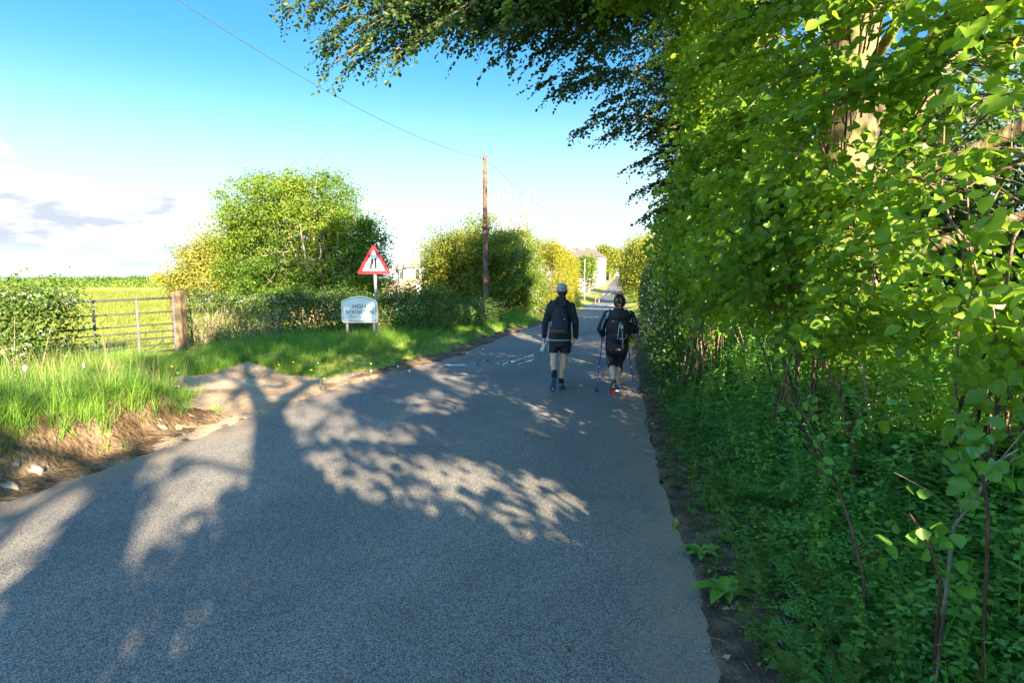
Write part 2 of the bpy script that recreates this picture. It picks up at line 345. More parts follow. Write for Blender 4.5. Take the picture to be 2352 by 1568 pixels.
# ------------------------------------------------------------------ the lie of the land
LE = np.array([(-60, -15.5), (-10, -6.2), (0, -4.6), (4.2, -3.9), (5.5, -3.58), (7.3, -3.25), (8.1, -3.0), (9.3, -2.72), (10.5, -2.2), (11.4, -1.8), (13, -1.2), (14.7, -.85), (17, -.32), (20.7, .55), (22.9, 1.1), (35, 3.3), (45, 5.0), (60, 7.7), (85, 12.7), (110, 17.6), (160, 27.5), (230, 41.8), (260, 48.2), (400, 77)])
RE = np.array([(-60, -10.4), (-10, -1.15), (0, .6), (2.3, .9), (3.3, 1.09), (4, 1.2), (4.9, 1.31), (7.8, 1.85), (10.7, 2.4), (15.5, 3.3), (22.2, 4.65), (35, 7.2), (45, 9.2), (60, 12.1), (85, 17.3), (110, 22.5), (160, 32.6), (230, 47), (260, 53.2), (400, 82)])
RZ = np.array([(-200, 0), (0, 0), (17, 0), (21, -.04), (25, -.13), (35, -.42), (45, -.72), (55, -.93), (65, -1.05), (75, -1.1), (85, -1.05), (100, -.75), (115, -.25), (140, .6), (180, 1.8), (210, 2.7), (232, 3.3), (250, 3.85), (262, 4.0), (280, 4.0), (330, 3.6), (500, 2.5), (900, 0), (6000, 0)])
ip = lambda t, T: np.interp(t, T[:, 0], T[:, 1])
def left_edge(y): return ip(y, LE)
def right_edge(y): return ip(y, RE)
def road_z(y): return (ip(y - 2., RZ) + ip(y, RZ) * 2 + ip(y + 2., RZ)) / 4
def smooth(t): t = np.clip(t, 0, 1); return t * t * (3 - 2 * t)
def vnoise(x, y):
    return (np.sin(x * 1.7 + 1.3 * np.sin(y * 1.1)) + np.sin(y * 2.3 + 1.7 * np.sin(x * 1.9 + 2)) + .6 * np.sin(x * 5.1 + y * 3.7) + .5 * np.sin(y * 6.3 - x * 4.1)) / 3.1
def gz(x, y):
    x = np.asarray(x, float); y = np.asarray(y, float); zr = road_z(y); dl = left_edge(y) - x; dr = x - right_edge(y)
    mouth = smooth((y - 6.1) / .9) * (1 - smooth((y - 9.6) / 1.2))
    hb = .40 * (1 - smooth((y - 6.2) / .9)) + .28 * smooth((y - 9.6) / 1.5)
    start = np.where(y < 8, .28, .15); wid = np.where(y < 8, .42, 1.3)
    bank = hb * smooth((dl - start) / wid) * (1 + .16 * vnoise(x * 2, y * 2)) + .12 * mouth * smooth((dl - .8) / 3.)
    hill = smooth((dl - 4) / np.where(y > 50, 45., 7.)); zl = zr + bank
    zl = np.where(dl > 4, zl * (1 - hill) + .22 * hill, zl) + .02 * vnoise(x, y) * smooth(dl / 1.5)
    bh = .55 - .25 * smooth((y - 40) / 40)
    rbank = bh * smooth((dr - .3) / 1.5) + .25 * smooth((dr - 2) / 4) + .05 * vnoise(x * 1.7, y * 1.3) * smooth((dr - .2) / .6)
    zr2 = zr + rbank
    z = np.where(dl > 0, zl, np.where(dr > 0, zr2, zr - .03))
    camber = 0
    return z + camber
def gzf(x, y): return float(gz(x, y))
def axis(parts):
    out = []
    for a, b, st in parts: out += list(np.arange(a, b, st))
    return np.array(out + [parts[-1][1]])
def sheet(name, xs, ys, mat, fz, mask=None, smooth_=True):
    X, Y = np.meshgrid(xs, ys); Z = fz(X, Y); nx, ny = len(xs), len(ys)
    V = np.stack([X, Y, Z], -1).reshape(-1, 3); i, j = np.meshgrid(np.arange(nx - 1), np.arange(ny - 1)); a = (j * nx + i).ravel()
    Fc = np.stack([a, a + 1, a + nx + 1, a + nx], 1)
    if mask is not None:
        cx = (X[:-1, :-1] + X[1:, 1:]).ravel() / 2; cy = (Y[:-1, :-1] + Y[1:, 1:]).ravel() / 2; Fc = Fc[mask(cx, cy)]
        used = np.unique(Fc); re = -np.ones(len(V), int); re[used] = np.arange(len(used)); V = V[used]; Fc = re[Fc]
    me = raw_mesh(name, V, Fc, 4)
    if smooth_: me.polygons.foreach_set('use_smooth', np.ones(len(me.polygons), bool))
    return tag(link(name, me, mat), kind='structure')
sheet('ground', axis([(-4000, -400, 400), (-400, -60, 20), (-60, -14, 1.5), (-14, 9, .16), (9, 60, 1.5), (60, 400, 20), (400, 4000, 400)]),
      axis([(-400, -40, 30), (-40, -6, 1.5), (-6, 3, .5), (3, 26, .16), (26, 60, .8), (60, 300, 3), (300, 800, 25), (800, 6000, 400)]), M['ground'], gz)
def road():
    ys = axis([(-40, -6, 2), (-6, .5, .5), (.5, 16, .06), (16, 30, .25), (30, 80, 1), (80, 340, 4)]); n = 21; V = []; E = []; T = []
    for y in ys:
        l, r = left_edge(y), right_edge(y); ex = .07 * math.sin(y * 2.1) + .05 * math.sin(y * 5.3 + 1) + .04 * math.sin(y * 11.7)
        l += ex * min(1, max(0, 30 - y) / 10); r += .03 * math.sin(y * 2.7) + .02 * math.sin(y * 6.1 + 1.) + .008 * math.sin(y * 14.7 + math.sin(y * 5)) + .005 * math.sin(y * 31. + math.sin(y * 9))
        for k in range(n):
            t = k / (n - 1); t = t + .09 * math.sin(2 * math.pi * t) * -1 * .9
            x = l + (r - l) * t; V.append((x, y, road_z(y) + .012 - .05 * (2 * t - 1) ** 4 * 0.2)); dd = min(x - l, r - x); E.append(max(0, 1 - dd / .55)); T.append(math.exp(-((abs(x - (l + r) / 2) - .85) / .38) ** 2))
    Fc = [(a * n + b, a * n + b + 1, (a + 1) * n + b + 1, (a + 1) * n + b) for a in range(len(ys) - 1) for b in range(n - 1)]
    me = raw_mesh('road', V, np.array(Fc), 4); at = me.attributes.new('edge', 'FLOAT', 'POINT'); at.data.foreach_set('value', E); at = me.attributes.new('track', 'FLOAT', 'POINT'); at.data.foreach_set('value', T)
    me.polygons.foreach_set('use_smooth', np.ones(len(me.polygons), bool))
    tag(link('road', me, M['asphalt']), kind='structure')
road()
def in_poly(x, y, poly):
    x = np.asarray(x); y = np.asarray(y); c = np.zeros(x.shape, bool); n = len(poly)
    for i in range(n):
        x0, y0 = poly[i][:2]; x1, y1 = poly[(i + 1) % n][:2]
        if y0 == y1: continue
        c ^= ((y0 > y) != (y1 > y)) & (x < (x1 - x0) * (y - y0) / (y1 - y0) + x0)
    return c
def gpoly(pts, z=0.): return [tuple(gnd(u, v, z)[:2]) for u, v in pts]
APRON = gpoly([(345, 1060), (365, 1000), (430, 930), (455, 905), (400, 893), (392, 880), (470, 872), (560, 852), (640, 862), (740, 868), (830, 856), (905, 846), (960, 850), (800, 900), (620, 960), (520, 1010)], .03)
sheet('gravel_lay_by', np.arange(-8, .5, .06), np.arange(4.6, 13.2, .06), M['gravel'], lambda x, y: gz(x, y) + .022 + .012 * (1 + vnoise(x * 3, y * 3)) * smooth((left_edge(y) - x) / .4),
      lambda x, y: in_poly(x + .12 * vnoise(x * 5, y * 5), y + .12 * vnoise(y * 5, x * 5), APRON) & (x < left_edge(y) + .12))
sheet('earth_bank', np.arange(-7.5, -3.2, .05), np.arange(1.2, 7.2, .05), M['soil'], lambda x, y: gz(x, y) + .012 + (.055 + .05 * vnoise(x * 6, y * 6) + .025 * vnoise(x * 17, y * 17)) * smooth((left_edge(y) - x) / .3) * (.4 + .6 * smooth((left_edge(y) - x) / .5)),
      lambda x, y: (left_edge(y) - x > -.14) & (left_edge(y) - x < 1.5 + .1 * vnoise(x * 4, y * 4)) & (y < 6.9))
sheet('earth_margin', np.arange(-2.8, 4.2, .07), np.arange(9.6, 36, .10), M['soil'], lambda x, y: gz(x, y) + .016 + .02 * (1 + vnoise(x * 7, y * 7)) * smooth((left_edge(y) - x) / .2),
      lambda x, y: (left_edge(y) - x > -.1) & (left_edge(y) - x < .42 + .16 * vnoise(x * 3, y * 3)))
sheet('litter_margin', np.arange(.3, 8.0, .035), np.arange(1.0, 30, .05), M['litter_ground'], lambda x, y: gz(x, y) + .016 + .012 * (1 + vnoise(x * 9, y * 9)) * smooth((x - right_edge(y)) / .15),
      lambda x, y: (x - right_edge(y) > -.02 + .03 * vnoise(x * 8, y * 6)) & (x - right_edge(y) < .55))
sheet('side_road', np.arange(-8, 22.0, 1.), np.arange(98, 107, 1.), M['asphalt'], lambda x, y: np.maximum(gz(x, y), gz(x, y)) + .05, lambda x, y: (x < left_edge(y) + .2) & (np.abs(y - 102 + (x - 16) * .1) < 3))

# ------------------------------------------------------------------ where the low sun gets through the trees (ground areas)
def grow(p, k=1.07):
    c = np.mean(p, 0); return [tuple(c + (np.array(a) - c) * k) for a in p]
LIT = [(gpoly(p), q) for p, q in [(grow(p), q) for p, q in [
    ([(95, 1150), (180, 1118), (245, 1112), (225, 1160), (150, 1250), (60, 1300), (-40, 1310), (-40, 1230), (60, 1185)], .995),
    ([(-40, 1330), (60, 1300), (118, 1320), (90, 1370), (-40, 1390)], .995), ([(-40, 1400), (60, 1395), (82, 1440), (30, 1500), (-40, 1520)], .995),
    ([(345, 1035), (400, 940), (430, 905), (560, 862), (640, 858), (640, 950), (600, 1010), (580, 1075), (520, 1130), (500, 1180), (440, 1230), (330, 1190), (380, 1100), (330, 1080)], .995),
    ([(330, 1180), (440, 1200), (400, 1250), (320, 1300), (265, 1300), (280, 1250)], .995), ([(275, 1335), (335, 1335), (325, 1365), (268, 1362)], .995),
    ([(478, 1305), (530, 1305), (540, 1350), (490, 1352)], .995),
    ([(620, 950), (630, 862), (830, 858), (905, 850), (850, 890), (770, 925), (850, 975), (960, 972), (1000, 985), (985, 1010), (840, 1018), (700, 1010)], .995),
    ([(700, 1035), (800, 1030), (960, 1050), (1110, 1055), (1240, 1085), (1340, 1140), (1420, 1178), (1350, 1255), (1250, 1275), (1150, 1240), (1060, 1190), (900, 1170), (780, 1130), (715, 1090)], .995),
    ([(1130, 1190), (1250, 1130), (1420, 1178), (1330, 1250), (1200, 1278), (1150, 1235)], .995),
    ([(930, 905), (1010, 893), (1085, 925), (1090, 950), (990, 955), (915, 950)], .995), ([(1190, 955), (1250, 945), (1290, 970), (1270, 1010), (1180, 995)], .995),
    ([(1325, 985), (1370, 990), (1360, 1005), (1320, 1000)], .995), ([(1020, 1000), (1100, 1010), (1110, 1030), (1030, 1035)], .995), ([(1230, 845), (1260, 850), (1255, 875), (1220, 870)], .6), ([(1290, 890), (1390, 890), (1380, 905), (1290, 903)], .6),
    ([(135, 1090), (140, 850), (280, 800), (410, 830), (430, 890), (380, 980), (300, 1030), (150, 1090)], .995),
    ([(440, 820), (640, 815), (830, 835), (820, 855), (560, 870), (380, 880), (370, 850)], .75), ([(640, 800), (780, 790), (900, 800), (880, 830), (700, 830)], .45),
    ([(-300, 880), (-300, 780), (230, 770), (250, 800), (130, 850), (0, 870)], .995)]]]
def lit_p(gx, gy):
    p = np.full(gx.shape, .02)
    wob = np.sin(gx * 9 + 2 * np.sin(gy * 5)) + np.sin(gy * 8 + 2 * np.sin(gx * 6)) + np.sin(gx * 17 - gy * 13)
    fleck = np.sin(gx * 15 + 2 * np.sin(gy * 9)) + np.sin(gy * 13 + 2 * np.sin(gx * 11)) + .8 * np.sin(gx * 29 - gy * 23)
    right = gx > -1.9 + .12 * (gy - 4)                  # towards the right the light comes through leaves in flecks
    for poly, q in LIT: p = np.where(in_poly(gx, gy, poly), np.where(np.where(right, fleck + .35, wob) > np.where(right, -.8, -1.1), q, np.minimum(q, np.where(right, .45, .72))), p)
    p = np.where((p < .1) & (fleck > 1.9) & (gx > -2.6) & (gx < 1.6) & (gy > 3.2) & (gy < 13), .93, p)
    far = gy - .18 * gx
    p = np.where((far > 18.8) & (gx < 2.5 + .19 * (gy - 22)), np.maximum(p, .6), p)
    p = np.where((far > 21.3), np.maximum(p, .975), p)
    p = np.where((gx < -6.8 - .6 * np.clip(gy - 11.5, 0, 4)) & (gy > 9.5), .985, p); p = np.where((gx < -7.2) & (gy > 6.2), np.maximum(p, .95), p); p = np.where((gx < -9) & (gy > 3), .97, p)
    p = np.where((far > 18.8) & (gx > -6.8 - 3.9 * (gy > 22.5)) & (gx < 3.5) & (gy < 27.8), .92, p)
    return p
def keep_shade(P):
    """drop the leaves that stand in the way of the sunbeams"""
    s = P[:, 2] / TAN; j = RS.normal(scale=.07, size=(len(P), 2))
    gx = P[:, 0] - SUN_H[0] * s + j[:, 0]; gy = P[:, 1] - SUN_H[1] * s + j[:, 1]
    k = RS.rand(len(P)) >= lit_p(gx, gy)
    win = np.zeros(len(P), bool); spot = np.sin(gx * 3.1 + 1.5 * np.sin(gy * 2.3)) + np.sin(gy * 2.7 + 1.3 * np.sin(gx * 2.1))
    for Y in (2.5, 4., 5.5, 7.5, 10., 13.):             # beams that light the trees by the road
        t = (Y - P[:, 1]) / -SUN_H[1]; wx = P[:, 0] - SUN_H[0] * t; wz = P[:, 2] - TAN * t; x0 = right_edge(Y)
        win |= (t > 0) & (wx > x0 + np.where((wz < 2.2) & (Y < 5), 1.35, .8)) & (wx < x0 + 6) & (wz > (1.05 if Y < 5 else 2.0)) & (wz < 9)
    k &= ~((P[:, 1] > -.2) & (np.abs(P[:, 0]) < 1.0 * P[:, 1] + .6))
    return k & ~(win & (P[:, 1] < 1.8) & (RS.rand(len(P)) < np.where(spot > -1.1, .985, .75)))

# ------------------------------------------------------------------ trees
def limb(mb, p0, p1, r0, r1, sag=0., n=6, seg=7, wig=.05):
    p0, p1 = np.array(p0, float), np.array(p1, float); L = np.linalg.norm(p1 - p0); t = np.linspace(0, 1, n)[:, None]
    pts = p0 + (p1 - p0) * t; pts[:, 2] += sag * L * 4 * (t * (1 - t))[:, 0]
    if n > 2: pts[1:-1] += RS.normal(scale=wig * L / n, size=(n - 2, 3))
    mb.tube(pts, list(np.linspace(r0, r1, n)), seg); return pts
def blob_points(blobs, nclump, per, spread, shell=.55):
    """leaf points in clumps that fill and fray the union of some ellipsoids"""
    vol = np.array([b[1][0] * b[1][1] * b[1][2] for b in blobs]) ** .75; w = RS.choice(len(blobs), nclump, p=vol / vol.sum())
    c = np.array([blobs[i][0] for i in w], float); r = np.array([blobs[i][1] for i in w], float)
    d = rnd_unit(nclump); q = np.where(RS.rand(nclump) < .75, RS.uniform(shell, 1.06, nclump), RS.uniform(.1, 1, nclump))[:, None]
    fr = 1 + .13 * np.sin(d[:, :1] * 5 + c[:, :1] * 3) + .12 * np.sin(d[:, 2:] * 6 + d[:, 1:2] * 4 + c[:, 1:2]) ; cc = c + d * r * q * fr; sp = spread * RS.uniform(.5, 1.4, nclump)
    n = np.maximum(1, (per * RS.uniform(.3, 1.6, nclump)).astype(int)); idx = np.repeat(np.arange(nclump), n)
    P = cc[idx] + np.clip(RS.normal(size=(len(idx), 3)), -1.7, 1.7) * (sp[idx])[:, None] * np.array([1, 1, .75]); out = unit((P - c[idx]) / r[idx])
    return P, out, cc
def foliage(name, mat, blobs, nclump, per, spread, size, parent=None, shell=.55, keep=None, kind=4, zmin=None, aspect=.62, droop=.3, upright=.35):
    P, out, cc = blob_points(blobs, nclump, per, spread, shell)
    if zmin is not None: k = P[:, 2] > zmin(P[:, 0], P[:, 1]); P, out = P[k], out[k]
    n = len(P); D = unit(rnd_unit(n) + out * .4 + np.array([0, 0, -droop])); N = unit(rnd_unit(n) * .9 + out * .5 + np.array([0, 0, upright]))
    L = size * RS.uniform(.65, 1.3, n); lv = Leaves(); lv.add(P, D, N, L, L * aspect)
    return lv.build(name, mat, parent, kind, keep=keep), cc
def wild_tree(name, base, label, cat, mat, blobs, nclump, per, spread, size, bark='twig', stems=5, r0=.09, group=None, keep=None, shell=.55, zmin=None, extra=(), kind=4):
    base = np.array(base, float); t = empty(name, (0, 0, 0), label, cat, group)
    crown, cc = foliage('crown', M[mat], blobs, nclump, per, spread, size, t, shell, keep, kind, zmin)
    mb = MB(); pick = RS.permutation(len(cc))[:stems * 5]
    heads = []
    for k in range(stems):
        b = base + np.array([RS.uniform(-.5, .5), RS.uniform(-.3, .3), -.1]) * (1 if stems > 1 else .1); top = cc[pick[k]]
        pts = limb(mb, b, b + (top - b) * .92, r0 * RS.uniform(.7, 1.1), .012, .06, 8, 7, .12); heads.append(pts)
    for j in pick[stems:]:
        pts = heads[RS.randint(len(heads))]; a = pts[RS.randint(2, 7)]; limb(mb, a, cc[j], r0 * .3, .006, .05, 5, 5, .12)
    for a, b, ra, rb in extra: limb(mb, a, b, ra, rb, .04, 8, 8, .06)
    mb.build('trunk', M[bark], t); return t
def clearing(P, always=0.):
    """gaps in the leaves through which the beech trunk and its foot are seen from the road"""
    d = np.array([4.02, 6.9]); s = (P[:, 0] * d[0] + P[:, 1] * d[1]) / (d @ d); off = (P[:, 0] * d[1] - P[:, 1] * d[0]) / np.linalg.norm(d) / np.maximum(s, .05); hz = EYE + (P[:, 2] - EYE) / np.maximum(s, .05)
    c = (s < .97) & (np.abs(off + .05) < .38) & (((hz > 2.9) & (hz < 4.7)) | ((hz > .4) & (hz < 1.2)))
    gap = (s < 3) & (np.abs(P[:, 0] / np.maximum(P[:, 1], .3) - .82) < .09) & (np.abs((P[:, 2] - EYE) / np.maximum(P[:, 1], .3) - .22 ) < .17) & (np.sin(P[:, 2] / np.maximum(P[:, 1], .3) * 31 + 2 * np.sin(P[:, 0] / np.maximum(P[:, 1], .3) * 37)) > -.1) & (P[:, 1] < 8)
    sx = P[:, 0] - SUN_H[0] * P[:, 2] / TAN; sy = P[:, 1] - SUN_H[1] * P[:, 2] / TAN; beam = np.sin(sx * 2.9 + 1.4 * np.sin(sy * 1.7)) + np.sin(sy * 2.1 + 1.3 * np.sin(sx * 2.3)) > -.75      # sunbeams slant in between the boughs
    front = np.interp(P[:, 1], [2.3, 3.3, 4.6, 6.2, 8.2, 10.], [2.35, 2.0, 1.95, 2.2, 2.5, 2.9]) + .42 * np.maximum(0, 2.3 - P[:, 2]) - .12 * np.maximum(0, P[:, 2] - 3.2)
    thin = (P[:, 2] > 1.1) & (P[:, 0] > front + .5) & (P[:, 1] < 10.5) & (P[:, 2] < 6.5)
    if always == 0.: c = c | gap | (thin & beam & (RS.rand(len(P)) < .80)) | (thin & (RS.rand(len(P)) < .3))
    return c & (gap | thin | (RS.rand(len(P)) < np.maximum(always, np.where(np.sin(hz * 4.3) > -.2, .5, .2))))
class Bough:
    """a branch with side twigs carrying two ranks of leaves, as beech sprays do"""
    def __init__(s): s.lv = Leaves(); s.mb = MB()
    def grow(s, p0, p1, r0, ntw, tw, size, arch=.12, step=.034, droop=.25, start=.25, face=.55):
        p0, p1 = np.array(p0, float), np.array(p1, float); pts = limb(s.mb, p0, p1, r0, .006, arch, 9, 6, .05)
        t = np.sort(RS.uniform(start, 1, ntw)); ax = unit(p1 - p0)
        for k, q in enumerate(t):
            f = q * 8; i = min(int(f), 7); o = pts[i] + (pts[i + 1] - pts[i]) * (f - i)
            lat = unit(np.cross(ax, [0, 0, 1])) * (1 if k % 2 else -1)
            d = unit(ax * RS.uniform(.2, .8) + lat * RS.uniform(.4, 1.1) + np.array([0, 0, RS.uniform(-.45, .12)])); L = tw * RS.uniform(.5, 1.2) * (1.15 - .55 * q)
            n = max(4, int(L / step)); u = np.linspace(.08, 1, n)[:, None]; P = o + d * L * u + np.array([0, 0, -droop]) * L * u ** 2
            P = P + RS.normal(scale=.015, size=P.shape)
            if k % 3 == 0 and not clearing(np.array([o, P[-1]]), 1.).any(): s.mb.tube([o, o + d * L * .5 + np.array([0, 0, -droop * .25 * L]), P[-1]], [.006, .004, .002], 4, cap=False)
            side = unit(np.cross(d, [0, 0, 1])); sg = np.where(np.arange(n) % 2, 1., -1.)[:, None]
            D = unit(d * .8 + side * sg * .9 + np.array([0, 0, -.35]) + RS.normal(scale=.3, size=(n, 3))); N = unit(np.array([-.12, -.8, .62]) + RS.normal(scale=face, size=(n, 3)))
            l = size * np.clip(RS.normal(.92, .27, n), .35, 1.5); s.lv.add(P, D, N, l, l * RS.uniform(.6, .86, n))

# the tall beech by the road, its limbs hanging out over the tarmac
def beech():
    t = empty('beech_tree', (0, 0, 0), 'large beech with thick sunlit trunk on the bank beside the road', 'tree')
    bx, by = 3.95, 6.9; b0 = gzf(bx, by); mb = MB()
    axis_ = [np.array([bx + .03 * z + .05 * math.sin(z), by + .04 * z, z]) for z in np.linspace(b0 - .2, 10, 14)]
    mb.tube(axis_, [.62, .44, .37, .34, .33, .32, .31, .30, .28, .26, .24, .2, .16, .1], 16, wob=.05)
    for k in range(5):
        a = k * 1.3; mb.tube([(bx + .25 * math.cos(a), by + .25 * math.sin(a), b0 + .5), (bx + .55 * math.cos(a), by + .55 * math.sin(a), b0 + .12), (bx + .9 * math.cos(a), by + .9 * math.sin(a), b0 - .12)], [.2, .14, .06], 7)
    at = lambda z: np.array([bx + .03 * z, by + .04 * z, z])
    for a, b, r in [((2.0), (5.6, 7.4, 4.6), .15), ((3.4), (7.0, 6.0, 6.4), .15), (2.6, (6.6, 4.4, 3.6), .1), (4.2, (2.2, 5.2, 6.8), .12), (4.8, (.2, 8.8, 7.6), .13), (3.6, (3.3, 4.2, 4.6), .07), (5.2, (3.2, 10.5, 8.), .11), (1.6, (5.9, 5.6, 2.6), .09), (5.5, (6.3, 7.0, 9.5), .14)]:
        limb(mb, at(a), b, r, r * .35, .05, 8, 9, .06)
    bo = Bough()
    poly = np.array([(2.35, 2.35), (2.0, 3.3), (1.95, 4.6), (2.2, 6.2), (2.5, 8.2), (2.9, 10.)]); tt = np.linspace(0, 1, len(poly))
    for k in range(250):                                # the skirt of boughs facing the road
        q = ((k * .618) % 1); x = np.interp(q, tt, poly[:, 0]); y = np.interp(q, tt, poly[:, 1]); z = 1.25 + 5.8 * ((k * .7549) % 1)
        x += max(0, 2.3 - z) * .42 + RS.uniform(-.15, .55) - .12 * max(0, z - 3.2); y += RS.uniform(-.4, .4)
        e = np.array([x, y, z]); s0 = at(min(9, max(1.3, z + RS.uniform(-.5, .9)))); s0 = s0 + (e - s0) * RS.uniform(.3, .65)
        bo.grow(s0, e, .010, 30, .62, .078)
    for k in range(50):                                 # farther side and above
        a = RS.uniform(-.6, 1.6); rr = RS.uniform(2., 3.9); z = RS.uniform(5., 9.5); e = np.array([bx + rr * math.cos(a), by - rr * math.sin(a) * .8, z]); s0 = at(min(9, z + RS.uniform(-.6, .6)))
        bo.grow(s0 + (e - s0) * .15, e, .022, 24, .65, .08)
    for k in range(80):                                 # high, leaning over the road
        e = np.array([RS.uniform(-.6, 3.), RS.uniform(4.6, 10.), RS.uniform(5.4, 8.6)]); e[2] = max(e[2], 1.7 + e[1] * .42 + (2.0 - e[0]) * .03); s0 = at(RS.uniform(4.6, 8))
        bo.grow(s0 + (e - s0) * .25, e, .024, 34, .7, .075)
    bo.mb.build('branch', M['twig'], t); bo.lv.build('crown', M['beech'], t, 6, keep=lambda P: ~clearing(P)); mb.build('trunk', M['bark'], t)
beech()
def second_tree():
    t = empty('ivy_clad_tree', (0, 0, 0), 'dense dark green tree beyond the beech, boughs over the road coloured dark as if unlit', 'tree')
    bx, by = 6.0, 14.2; b0 = gzf(bx, by); mb = MB(); mb.tube([(bx, by, b0 - .2), (bx, by, 2), (bx - .2, by, 5), (bx - .3, by, 8.5)], [.4, .3, .24, .08], 12, wob=.06)
    bo = Bough(); at = lambda z: np.array([bx - .03 * z, by, z])
    for k in range(240):
        z = 1.9 + 7.5 * ((k * .7549) % 1); y = RS.uniform(10.5, 16.5); x = 3.35 + .12 * (y - 12) + RS.uniform(-.1, 1.3) + .06 * max(0, 4 - z); e = np.array([x, y, z]); s0 = at(min(8, max(1.5, z + RS.uniform(-.7, .5))))
        bo.grow(s0 + (e - s0) * RS.uniform(.05, .4), e, .018, 28, .7, .078, step=.04)
    for u, v, Y in [(1330, 300, 12.), (1360, 270, 12.4), (1400, 310, 12.6), (1390, 230, 12.2), (1290, 205, 11.6), (1330, 190, 11.8), (1265, 215, 11.), (1420, 180, 12.8), (1450, 380, 13.4), (1470, 440, 13.8), (1465, 320, 13.2), (1500, 250, 13.2), (1480, 150, 12.6), (1380, 120, 12.), (1480, 500, 14.), (1240, 190, 11.), (1440, 80, 12.4), (1550, 560, 14.5), (1330, 110, 12.2), (1250, 120, 11.8), (1400, 30, 12.6), (1520, 60, 13)]:
        e = px(u, v, Y); s0 = at(min(8, max(2.2, e[2] + .4))); s0 = s0 + (e - s0) * RS.uniform(.2, .45); bo.grow(s0, e, .022, 44, .66, .074, arch=.12, droop=.4, start=.2, step=.036)
    for u, v, Y in [(640, -10, 9.2), (700, 30, 9.0), (735, 90, 9.1), (760, 150, 9.0), (800, 120, 8.6), (868, 150, 8.9), (850, 60, 8.4), (930, 90, 9.3), (1000, 70, 8.4), (1020, 10, 9.), (1060, 110, 9.2), (1120, 80, 8.5), (1150, 130, 9.), (900, -20, 8.6), (1100, 0, 9.2), (1200, 60, 8.3), (780, 20, 8.2), (960, 20, 9.2), (1230, 130, 9.4), (690, -30, 8.4), (660, 20, 9.4), (720, 60, 9.5), (745, 120, 9.3), (790, 165, 9.2), (830, 90, 9.), (880, 40, 8.9), (910, 130, 8.7), (960, 80, 8.9), (1030, 100, 8.8), (1080, 60, 9.3), (1170, 100, 8.9), (1220, 20, 8.7), (1260, 150, 9.2), (1130, 10, 8.9), (1290, 90, 9.), (840, 0, 9.3), (1180, 20, 9.0), (1290, 20, 8.6), (1350, 60, 9.4), (1340, 150, 9.)]:  # overhead boughs: the darker leaf colour stands in for unlit undersides
        e = px(u, v, Y); s0 = at(7.2); s0 = s0 + (e - s0) * RS.uniform(.45, .62) + np.array([0, 0, .7])
        bo.grow(s0, e, .020, 60, .66, .07, arch=.12, droop=.5, start=.2)
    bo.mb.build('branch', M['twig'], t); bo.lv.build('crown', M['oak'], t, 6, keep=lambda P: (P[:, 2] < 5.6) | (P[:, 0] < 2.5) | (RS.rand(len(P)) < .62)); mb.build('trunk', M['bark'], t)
second_tree()

# trees and hedge along the verge behind the viewpoint: only their shadows reach the picture
def unshadow(u, v, base):
    g = gnd(u, v)[:2]; s = float(np.dot(np.array(base[:2]) - g, SUN_H)); return np.array([g[0] + SUN_H[0] * s, g[1] + SUN_H[1] * s, s * TAN])
def shade_tree(base, label, trunk_px, limbs_px, blobs, nclump, r=.26):
    t = empty('roadside_tree', (0, 0, 0), label, 'tree', 'trees whose shadows lie on the road'); mb = MB()
    pts = [np.array([base[0], base[1], gzf(*base) - .1])] + [unshadow(u, v, base) for u, v in trunk_px]
    mb.tube(pts, list(np.linspace(r, r * .72, len(pts))), 12)
    for lp, ra in limbs_px:
        q = [unshadow(u, v, base) for u, v in lp]; mb.tube(q, list(np.linspace(ra, ra * .35, len(q))), 8)
    mb.build('trunk', M['bark'], t); foliage('crown', M['beech'], blobs, nclump, 44, .42, .17, t, .2, keep_shade)
shade_tree((2.35, -5.2), 'forked roadside tree behind the viewpoint, its trunk shadow crossing the road',
           [(705, 1290), (655, 1120), (628, 1000), (617, 945)], [([(617, 960), (588, 905), (572, 868), (560, 830)], .17), ([(622, 950), (660, 915), (700, 890), (745, 868), (800, 845)], .13), ([(665, 1035), (760, 1024), (860, 1026), (960, 1018), (1080, 1010)], .055), ([(590, 910), (540, 880), (500, 860)], .07), ([(700, 890), (690, 870), (700, 840)], .06), ([(640, 1090), (560, 1085), (470, 1060), (400, 1055)], .05), ([(700, 1000), (760, 950), (830, 930)], .035)],
           [((2.4, -5.2, 7.6), (4.2, 4.2, 3.0)), ((3.4, -4.6, 10.4), (4.8, 4.0, 2.8)), ((5.2, -4.8, 12.2), (4.4, 3.6, 2.0)), ((4.6, -4.0, 5.0), (2.6, 2.6, 2.4)), ((-.4, -6.0, 5.6), (2.4, 2.4, 2.0))], 1300)
shade_tree((3.15, -9.6), 'second roadside tree behind the viewpoint, shading the near left bank', [(150, 1370), (235, 1200), (262, 1140)], [([(262, 1140), (300, 1060), (330, 1010)], .12), ([(262, 1140), (235, 1080), (60, 1010)], .12), ([(240, 1190), (330, 1130), (420, 1080)], .05)],
           [((3.2, -9.6, 7.5), (4.0, 4.0, 3.2)), ((-1., -9.5, 5.8), (3., 2.5, 2.6)), ((.4, -8.8, 2.6), (3.2, 1.6, 2.6))], 620, .3)
shade_tree((7.4, -2.4), 'bushy roadside tree out of view beside the beech', [(1500, 1200)], [], [((7.2, -2.2, 5.2), (3.4, 3.2, 3.6)), ((4.6, -.6, 3.2), (1.6, 1.4, 2.0))], 520, .2)
shade_tree((8.6, -9.5), 'broad roadside tree farthest behind the viewpoint', [(1400, 1300)], [], [((8.6, -9.5, 6.5), (4.2, 4.0, 4.6))], 420, .25)
